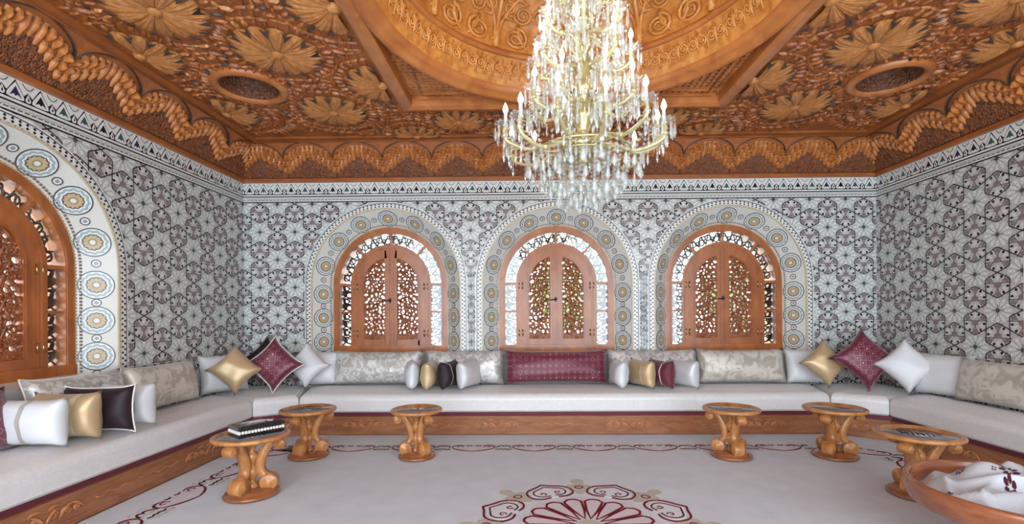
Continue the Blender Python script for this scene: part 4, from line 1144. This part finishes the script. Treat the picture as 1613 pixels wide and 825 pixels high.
# ================================================================== SIDE TABLES
def s_leg():
    """scrolled leg in the x (outward) / z plane, extruded across y"""
    b = MB()
    C = spline([(.205, .392), (.185, .425), (.150, .425), (.115, .385), (.082, .32), (.060, .25), (.062, .19), (.092, .145), (.128, .115), (.135, .075), (.10, .055)], 5)
    n = len(C); th = [.038+.024*math.sin(PI*min(1, k/n*1.05))**1.0+(.028 if k > n*.66 else 0)*math.sin(PI*(k/n-.66)/.34) for k in range(n)]
    L, Rr = [], []
    for i in range(n):
        a, c = C[max(0, i-1)], C[min(n-1, i+1)]; tx, tz = c[0]-a[0], c[1]-a[1]; l = math.hypot(tx, tz); nx, nz = -tz/l, tx/l
        L.append((C[i][0]+nx*th[i]/2, C[i][1]+nz*th[i]/2)); Rr.append((C[i][0]-nx*th[i]/2, C[i][1]-nz*th[i]/2))
    wd = [.034+.010*(k/n) for k in range(n)]
    vs = []
    for i in range(n):
        w_ = wd[i]; vs += [(L[i][0], -w_*.7, L[i][1]), (L[i][0], w_*.7, L[i][1]), ((L[i][0]+Rr[i][0])/2, w_, (L[i][1]+Rr[i][1])/2), (Rr[i][0], w_*.7, Rr[i][1]), (Rr[i][0], -w_*.7, Rr[i][1]), ((L[i][0]+Rr[i][0])/2, -w_, (L[i][1]+Rr[i][1])/2)]
    fs = [(i*6+k, i*6+(k+1) % 6, (i+1)*6+(k+1) % 6, (i+1)*6+k) for i in range(n-1) for k in range(6)] + [tuple(range(6)), tuple((n-1)*6+k for k in range(6))[::-1]]
    b.add(vs, fs, 0, True)
    rotY = Matrix.Rotation(PI/2, 3, 'X')
    for (cx, cz, r, w_) in ((.196, .386, .040, .042), (.120, .096, .064, .048)):          # volutes
        b.lathe([(0, -w_), (r*.25, -w_-.006), (r*.3, -w_+.002), (r*.6, -w_-.002), (r*.66, -w_+.004), (r*.95, -w_), (r, -w_+.008), (r, w_-.008), (r*.95, w_), (r*.66, w_-.004), (r*.6, w_+.002), (r*.3, w_-.002), (r*.25, w_+.006), (0, w_)], 18, (cx, 0, cz), M=rotY)
    return b.mesh('leg', [M['w_table']])
ME_LEG = s_leg()
def table_meshes():
    D = {}
    b = MB(); b.lathe([(0, 0), (.185, 0), (.192, .008), (.19, .022), (.178, .032), (.165, .034), (.16, .046), (.148, .054), (.12, .058), (0, .058)], 40); D['base'] = b.mesh('base', M['w_base'])
    b = MB(); b.lathe([(0, .05), (.045, .05), (.05, .075), (.03, .10), (.022, .12), (.05, .16), (.056, .185), (.05, .21), (.02, .24), (.042, .275), (.05, .30), (.042, .325), (.02, .345), (.03, .37), (.05, .40), (.06, .425), (0, .425)], 20); D['turned_post'] = b.mesh('turned_post', M['w_table'])
    b = MB(); b.lathe([(0, .425), (.17, .425), (.185, .433), (.215, .44), (.25, .443), (.264, .452), (.267, .463), (.262, .474), (.25, .479), (.232, .479), (.228, .474), (.228, .470), (0, .470)], 56); D['table_top'] = b.mesh('table_top', M['w_table'])
    b = MB(); b.lathe([(0, .4705), (.10, .4705)], 40, mi=1); b.lathe([(.10, .4705), (.228, .4705), (.228, .4765), (0, .4765)], 56, mi=0); D['glass_top'] = b.mesh('glass_top', [M['tbl_glass'], M['tbl_lace']])
    b = MB(); b.lathe([(0, .4755), (.13, .4772), (0, .4772)], 40); D['lace'] = b.mesh('lace_inlay', M['tbl_lace'])
    return D
TD = table_meshes()
def side_table(x, y, rz, label, k=1.0, lace=True):
    r = thing('side_table', label, 'side table', (x, y, .005), rz, 'small round side tables on scrolled legs'); r.scale = (k, k, 1)
    for nm in ('base', 'turned_post', 'table_top'): put(nm, TD[nm], r)
    tag(put('glass_top', TD['glass_top'], r), 'glass inset')
    if lace: put('lace_inlay', TD['lace'], r)
    for q in range(3): put('leg', ME_LEG, r, None, (0, 0, 2*PI*q/3))
    return r
side_table(-2.17, 3.70, math.radians(18), 'round wooden side table with the black box on it', 1.04)
side_table(-2.19, 4.71, math.radians(-100), 'round wooden side table behind the one with the black box')
side_table(-1.10, 4.68, math.radians(198), 'round wooden side table standing alone left of centre', .94, False)
side_table(1.985, 4.68, math.radians(-88), 'round wooden side table standing alone right of centre', 1.0, False)
side_table(2.98, 4.67, math.radians(-22), 'round wooden side table in front of the right sofa corner', 1.04, False)
side_table(2.98, 3.68, math.radians(-28), 'round wooden side table just behind the big tray with the white cloth', 1.06)
# black box on the first table
bx = thing('trinket_box', 'black lacquer box with pearl trimmed sides on the side table', 'box', (-2.14, 3.72, .485), math.radians(52))
b = MB(); b.box(-.17, .17, -.105, .105, 0, .012); b.box(-.155, .155, -.09, .09, .012, .06); b.build('body', M['lacquer'], bx)
ld = MB(); ld.box(-.17, .17, -.105, .105, .06, .078); ld.box(-.15, .15, -.085, .085, .078, .084); ld = ld.build('lid', M['lacquer'], bx)
b = MB(); b.add([(-.08,-.03,.085),(.02,-.045,.086),(.1,.01,.086),(.03,.03,.094),(-.04,.02,.088)], [(0,1,2,3,4)], 0); b.ribbon(spline([(-.1,.03),(-.02,.05),(.06,.02),(.11,-.03)], 4), .012, .084, .088); tag(b.build('silver_ornament', M['pearl'], ld), 'silver ornament')
b = MB()
def bead(c, r, b): b.lathe([(0, -r), (r*.7, -r*.7), (r, 0), (r*.7, r*.7), (0, r)], 8, c)
for k in range(15):
    for sg in (1, -1): bead((-.16+.32*k/14, sg*.097, .036), .0135, b)
for k in range(8):
    for sg in (1, -1): bead((sg*.162, -.08+.16*k/7, .036), .0135, b)
tag(b.build('pearl_row', M['pearl'], bx), kind='stuff')

# ================================================================== BIG TRAY TABLE WITH CLOTH
TX, TY, TR = 2.745, 2.66, .535
tt = thing('tray_table', 'large low round wooden table with raised rim at the right edge', 'table', (TX, TY, .003))
b = MB(); b.lathe([(0, .275), (TR-.09, .275), (TR-.04, .285), (TR-.02, .30), (TR-.005, .345), (TR, .40), (TR, .415), (TR-.008, .424), (TR-.024, .424), (TR-.032, .415), (TR-.036, .36), (TR-.045, .318), (0, .315)], 72); b.build('tray', M['w_tray'], tt)
b = MB(); b.lathe([(0, 0), (.30, 0), (.31, .02), (.28, .045), (.15, .06), (.09, .10), (.075, .16), (.10, .22), (.2, .26), (.30, .276), (0, .276)], 40); b.build('pedestal', M['w_tray'], tt)
cl = thing('folded_cloth', 'white cloth with small maroon flowers bunched in the tray table', 'cloth', (TX, TY, .003))
def cloth_h(x, y):
    r = math.hypot(x, y); e = max(0, 1-(r/.465)**4)
    f = .058+.022*math.sin(6.2*x+3.1*y+.6)*math.cos(4*y)+.020*math.sin(11*y-6.5*x+1.1+1.2*math.sin(6*x))+.020*math.sin(19*x+9*y+2*math.sin(5*y))+.016*math.sin(23*y+5*x+2*math.sin(6*x))+.034*abs(math.sin(12*x-9*y+1.5*math.sin(7*y)))
    f += .045*(1-abs(math.sin(8*x+5*y+1.4*math.sin(9*y))))**2+.03*(1-abs(math.sin(13*y-7*x+1.7*math.sin(8*x))))**2-.02
    f += .10*math.exp(-((x+.02)**2*.6+(y-.19)**2)/.022)+.03*math.exp(-((x+.3)**2+(y-.12)**2)/.01)
    return .322+max(.004, f)*e**.45
b = MB(); NR, NA = 40, 110
vs = [(0, 0, cloth_h(0, 0))]
for i in range(1, NR+1):
    for k in range(NA):
        t = 2*PI*k/NA; rr = (.462+.016*math.sin(7*t)+.012*math.sin(15*t+1))*i/NR; x, y = rr*math.cos(t), rr*math.sin(t); vs.append((x, y, cloth_h(x, y)))
fs = [(0, 1+k, 1+(k+1) % NA) for k in range(NA)] + [(1+(i-1)*NA+k, 1+(i-1)*NA+(k+1) % NA, 1+i*NA+(k+1) % NA, 1+i*NA+k) for i in range(1, NR) for k in range(NA)]
fs = [f if len(f) == 3 else (f[0], f[3], f[2], f[1]) for f in fs]
b.add(vs, fs, 0, True); fab = b.build('fabric', M['cloth'], cl)
rnd = random.Random(4)
def flower(x0, y0, r, npet):
    b = MB(); kw = .32 if npet < 7 else .17
    for k in range(npet):
        t = 2*PI*k/npet; pts = []
        for (q, w_) in ((.25, 0), (.55, kw), (.92, kw*.8), (1.05, 0), (.92, -kw*.8), (.55, -kw)):
            x, y = x0+r*(q*math.cos(t)-w_*math.sin(t)), y0+r*(q*math.sin(t)+w_*math.cos(t)); pts.append((x, y, cloth_h(x, y)+.006))
        b.add(pts, [tuple(range(6))], 0)
    b.build('appliqued_flower', M['c_dark'], fab)
for (x, y, r, n_) in ((-0.174, 0.212, 0.024, 8), (-0.019, 0.077, 0.044, 9), (-0.081, 0.007, 0.028, 6), (-0.385, 0.036, 0.018, 5), (-0.383, -0.191, 0.02, 5), (-0.302, -0.167, 0.02, 5), (-0.082, 0.1, 0.012, 4), (0.26, 0.02, 0.03, 6), (0.05, -0.3, 0.03, 6), (0.24, -0.22, 0.05, 9), (0.32, -0.08, 0.024, 5)): flower(x, y, r, n_)

# ================================================================== CHANDELIER
CHX, CHY = .405, 3.40
ch = thing('chandelier', 'tiered crystal chandelier with lit candle bulbs hanging from the dome', 'chandelier', (CHX, CHY, 0))
b = MB()
b.lathe([(0, 2.46), (.03, 2.47), (.05, 2.50), (.03, 2.53), (.14, 2.56), (.17, 2.585), (.12, 2.62), (.05, 2.65), (.04, 2.72), (.07, 2.77), (.09, 2.82), (.05, 2.88), (.035, 2.95), (.10, 2.99), (.06, 3.03), (.035, 3.10), (.07, 3.17), (.05, 3.22), (.09, 3.26), (.04, 3.31), (.03, 3.40), (.06, 3.46), (.09, 3.50), (.04, 3.55), (.03, 3.64), (.06, 3.70), (.07, 3.74), (.02, 3.80), (.015, 3.9), (.012, 4.84), (.12, 4.85), (0, 4.86)], 20)
b.build('stem', M['gilt'], ch)
def drop(b, x, y, z, l, r, mi=0, n=5):
    """faceted pendant hanging down from z"""
    vs = [(x, y, z)] + [(x+r*.55*math.cos(2*PI*k/n), y+r*.55*math.sin(2*PI*k/n), z-l*.25) for k in range(n)] + [(x+r*math.cos(2*PI*k/n), y+r*math.sin(2*PI*k/n), z-l*.7) for k in range(n)] + [(x, y, z-l)]
    fs = [(0, 1+k, 1+(k+1) % n) for k in range(n)] + [(1+k, 1+n+k, 1+n+(k+1) % n, 1+(k+1) % n) for k in range(n)] + [(1+n+k, 2*n+1, 1+n+(k+1) % n) for k in range(n)]
    b.add(vs, fs, mi)
def oct_bead(b, x, y, z, r, mi=0): b.add([(x+r,y,z),(x-r,y,z),(x,y+r,z),(x,y-r,z),(x,y,z+r*1.25),(x,y,z-r*1.25)], [(0,2,4),(2,1,4),(1,3,4),(3,0,4),(2,0,5),(1,2,5),(3,1,5),(0,3,5)], mi)
def arm_meshes(R, r0, dz0, dip):
    """hub at radius r0 and height dz0 below the cup; arm sweeps down by dip and up to the cup"""
    D = {}
    P = spline([(r0, 0, -dz0), (r0+(R-r0)*.3, 0, -dz0-.01), (r0+(R-r0)*.62, 0, -dip), (R-.02, 0, -dip*.72), (R+.012, 0, -dip*.3), (R, 0, -.012)], 5)
    b = MB(); b.tube(P, .013, 7)
    for q in (.35, .7): 
        p = P[int(q*len(P))]; b.lathe([(0, -.02), (.02, -.012), (.024, 0), (.02, .012), (0, .02)], 8, p)
    b.tube([(R-.03+.05*math.cos(t), 0, -.055+.035*math.sin(t)) for t in np.linspace(-2.6, 2.2, 9)], .006, 5)
    D['arm'] = b.mesh('arm', M['armglass'])
    b = MB(); n = 20; vs = []
    for (r, z, a) in ((.012, -.014, 0), (.03, -.008, 0), (.055, .002, .003), (.075, .018, .008)):
        for k in range(n): t = 2*PI*k/n; q = r+a*(1 if k % 2 else -1); vs.append((R+q*math.cos(t), q*math.sin(t), z+a*.6*(1 if k % 2 else -1)))
    b.add(vs, [(l*n+k, l*n+(k+1) % n, (l+1)*n+(k+1) % n, (l+1)*n+k) for l in range(3) for k in range(n)], 0, False)
    D['cup'] = b.mesh('drip_cup', M['crystal'])
    b = MB(); b.lathe([(0, -.01), (.014, -.01), (.02, 0), (.012, .012), (.0115, .085), (0, .087)], 10, (R, 0, 0)); D['candle'] = b.mesh('candle_tube', M['candle'])
    b = MB(); b.lathe([(0, .083), (.010, .085), (.017, .10), (.0185, .112), (.014, .13), (.006, .148), (0, .16)], 10, (R, 0, 0)); D['bulb'] = b.mesh('bulb', M['bulb'])
    b = MB(); rnd = random.Random(int(R*1000))
    for k in range(8):
        t = 2*PI*k/8; x, y = R+.07*math.cos(t), .07*math.sin(t); L = rnd.uniform(.10, .14)
        oct_bead(b, x, y, .004, .009); drop(b, x, y, -.008, L, .012)
    for k in range(5):                                         # beads along the arm
        p = P[int((.15+.16*k)*len(P))]; oct_bead(b, p[0], 0, p[2]-.03, .010); drop(b, p[0], .0, p[2]-.04, .085, .011)
    D['drops'] = b.mesh('crystal_drops', M['crystal'])
    return D
TIERS = [(.555, 12, 2.725, .10, .10, .16, 0), (.36, 8, 2.965, .06, .08, .13, .2), (.335, 8, 3.235, .06, .08, .13, .55), (.27, 6, 3.47, .05, .07, .11, .3), (.2, 6, 3.72, .04, .06, .09, .0)]
for ti, (R, n, z, r0, dz0, dip, ph) in enumerate(TIERS):
    D = arm_meshes(R, r0, dz0, dip)
    for k in range(n):
        zz = z-(.05 if (ti == 0 and k % 2) else 0)
        a = put('arm', D['arm'], ch, (0, 0, zz), (0, 0, 2*PI*(k+ph)/n+.13))
        put('drip_cup', D['cup'], a); put('candle_tube', D['candle'], a); put('bulb', D['bulb'], a); tag(put('crystal_drops', D['drops'], a), kind='stuff')
        l = bpy.data.lights.new('bulb_light', 'POINT'); l.energy = BULB_WATTS; l.color = (1, .92, .80); l.shadow_soft_size = .03
        lo = bpy.data.objects.new('bulb_light', l); COL.objects.link(lo); lo.parent = a; lo.location = (R, 0, .19)
# bead swags between tiers, hanging strands and the crystal basket below
b = MB(); rnd = random.Random(9)
for (R1, z1, R2, z2, n) in ((.555, 2.72, .30, 2.97, 24), (.36, 2.95, .22, 3.20, 20), (.335, 3.22, .17, 3.45, 18), (.27, 3.46, .10, 3.72, 14), (.2, 3.7, .04, 3.95, 10)):
    for k in range(n):
        t = 2*PI*(k+.3)/n
        for q in np.linspace(0, 1, 10):
            r = R1*.88+(R2-R1*.88)*q; zz = z1+(z2-z1)*q-.16*math.sin(PI*q)*.8; oct_bead(b, r*math.cos(t), r*math.sin(t), zz, .011)
for (z, R, n, L) in ((2.60, .18, 16, .14), (3.0, .12, 12, .14), (3.27, .11, 12, .13), (3.5, .11, 12, .12), (2.84, .10, 12, .12), (3.74, .09, 10, .1)):
    for k in range(n):
        t = 2*PI*k/n; drop(b, R*math.cos(t), R*math.sin(t), z, L, .016)
        drop(b, R*.6*math.cos(t+.2), R*.6*math.sin(t+.2), z+.06, L, .014)
tag(b.build('bead_swags', M['crystal'], ch), kind='stuff')
b = MB()
b.tube([(.33*math.cos(2*PI*k/32), .33*math.sin(2*PI*k/32), 2.555) for k in range(32)], .009, 6, closed=True)
for k in range(6): b.tube([(.1*math.cos(PI*k/3), .1*math.sin(PI*k/3), 2.575), (.33*math.cos(PI*k/3), .33*math.sin(PI*k/3), 2.555)], .008, 5)
b.tube([(.2*math.cos(2*PI*k/28), .2*math.sin(2*PI*k/28), 2.54) for k in range(28)], .008, 6, closed=True)
b.build('hoop', M['gilt'], ch)
b = MB()
for (R, n, zt_, L) in ((.44, 26, 2.57, .16), (.33, 22, 2.55, .20), (.26, 18, 2.54, .25), (.18, 14, 2.53, .29), (.10, 8, 2.52, .31)):
    for k in range(n):
        t = 2*PI*(k+rnd.random()*.3)/n; x, y = R*math.cos(t), R*math.sin(t); l = L*rnd.uniform(.85, 1.08)
        nb = int(l/.03)
        for q in range(nb): oct_bead(b, x*(1-.1*q/nb), y*(1-.1*q/nb), zt_-q*.03, .0115)
        drop(b, x*.9, y*.9, zt_-nb*.03+.01, rnd.uniform(.07, .11), rnd.uniform(.018, .028), n=6)
for k in range(26):
    t = rnd.uniform(0, 6.28); r = rnd.uniform(.0, .24); drop(b, r*math.cos(t), r*math.sin(t), rnd.uniform(2.26, 2.33), rnd.uniform(.08, .13), rnd.uniform(.022, .034), n=6)
tag(b.build('crystal_basket', M['crystal'], ch), kind='stuff')

# ================================================================== GARDEN OUTSIDE
b = MB(); b.box(-30, 30, YB+.7, 40, -.4, -.3); b.box(-30, XL-.7, -8, YB+.7, -.4, -.3); b.box(XR+.7, 30, -8, YB+.7, -.4, -.3)
tag(b.build('ground', M['paving']), 'pale paving outside the windows', kind='structure')
def tree(x, y, h, sd, lab):
    r = thing('garden_tree', lab, 'tree', (x, y, -.3)); rnd = random.Random(sd)
    b = MB(); b.tube([(0, 0, 0), (.05, 0, h*.4), (-.03, .05, h*.7)], [.12, .09, .05], 8); b.build('trunk', M['bark'], r)
    b = MB()
    for k in range(1500):
        d = Vector((rnd.gauss(0, 1), rnd.gauss(0, 1), rnd.gauss(0, 1))).normalized()*rnd.uniform(.3, 1)**.5
        c = Vector((d.x*h*.36, d.y*h*.36, h*.68+d.z*h*.34)); u = Vector((rnd.gauss(0, 1), rnd.gauss(0, 1), rnd.gauss(0, 1))).normalized()*.11; v = u.orthogonal().normalized()*.06
        b.add([c-u, c+v, c+u, c-v], [(0,1,2,3)])
    tag(b.build('foliage', M['leaf'], r), kind='stuff')
tree(1.4, 15.5, 3.6, 1, 'green tree outside the middle window'); tree(6.3, 14.0, 3.2, 2, 'green tree outside the right back window')
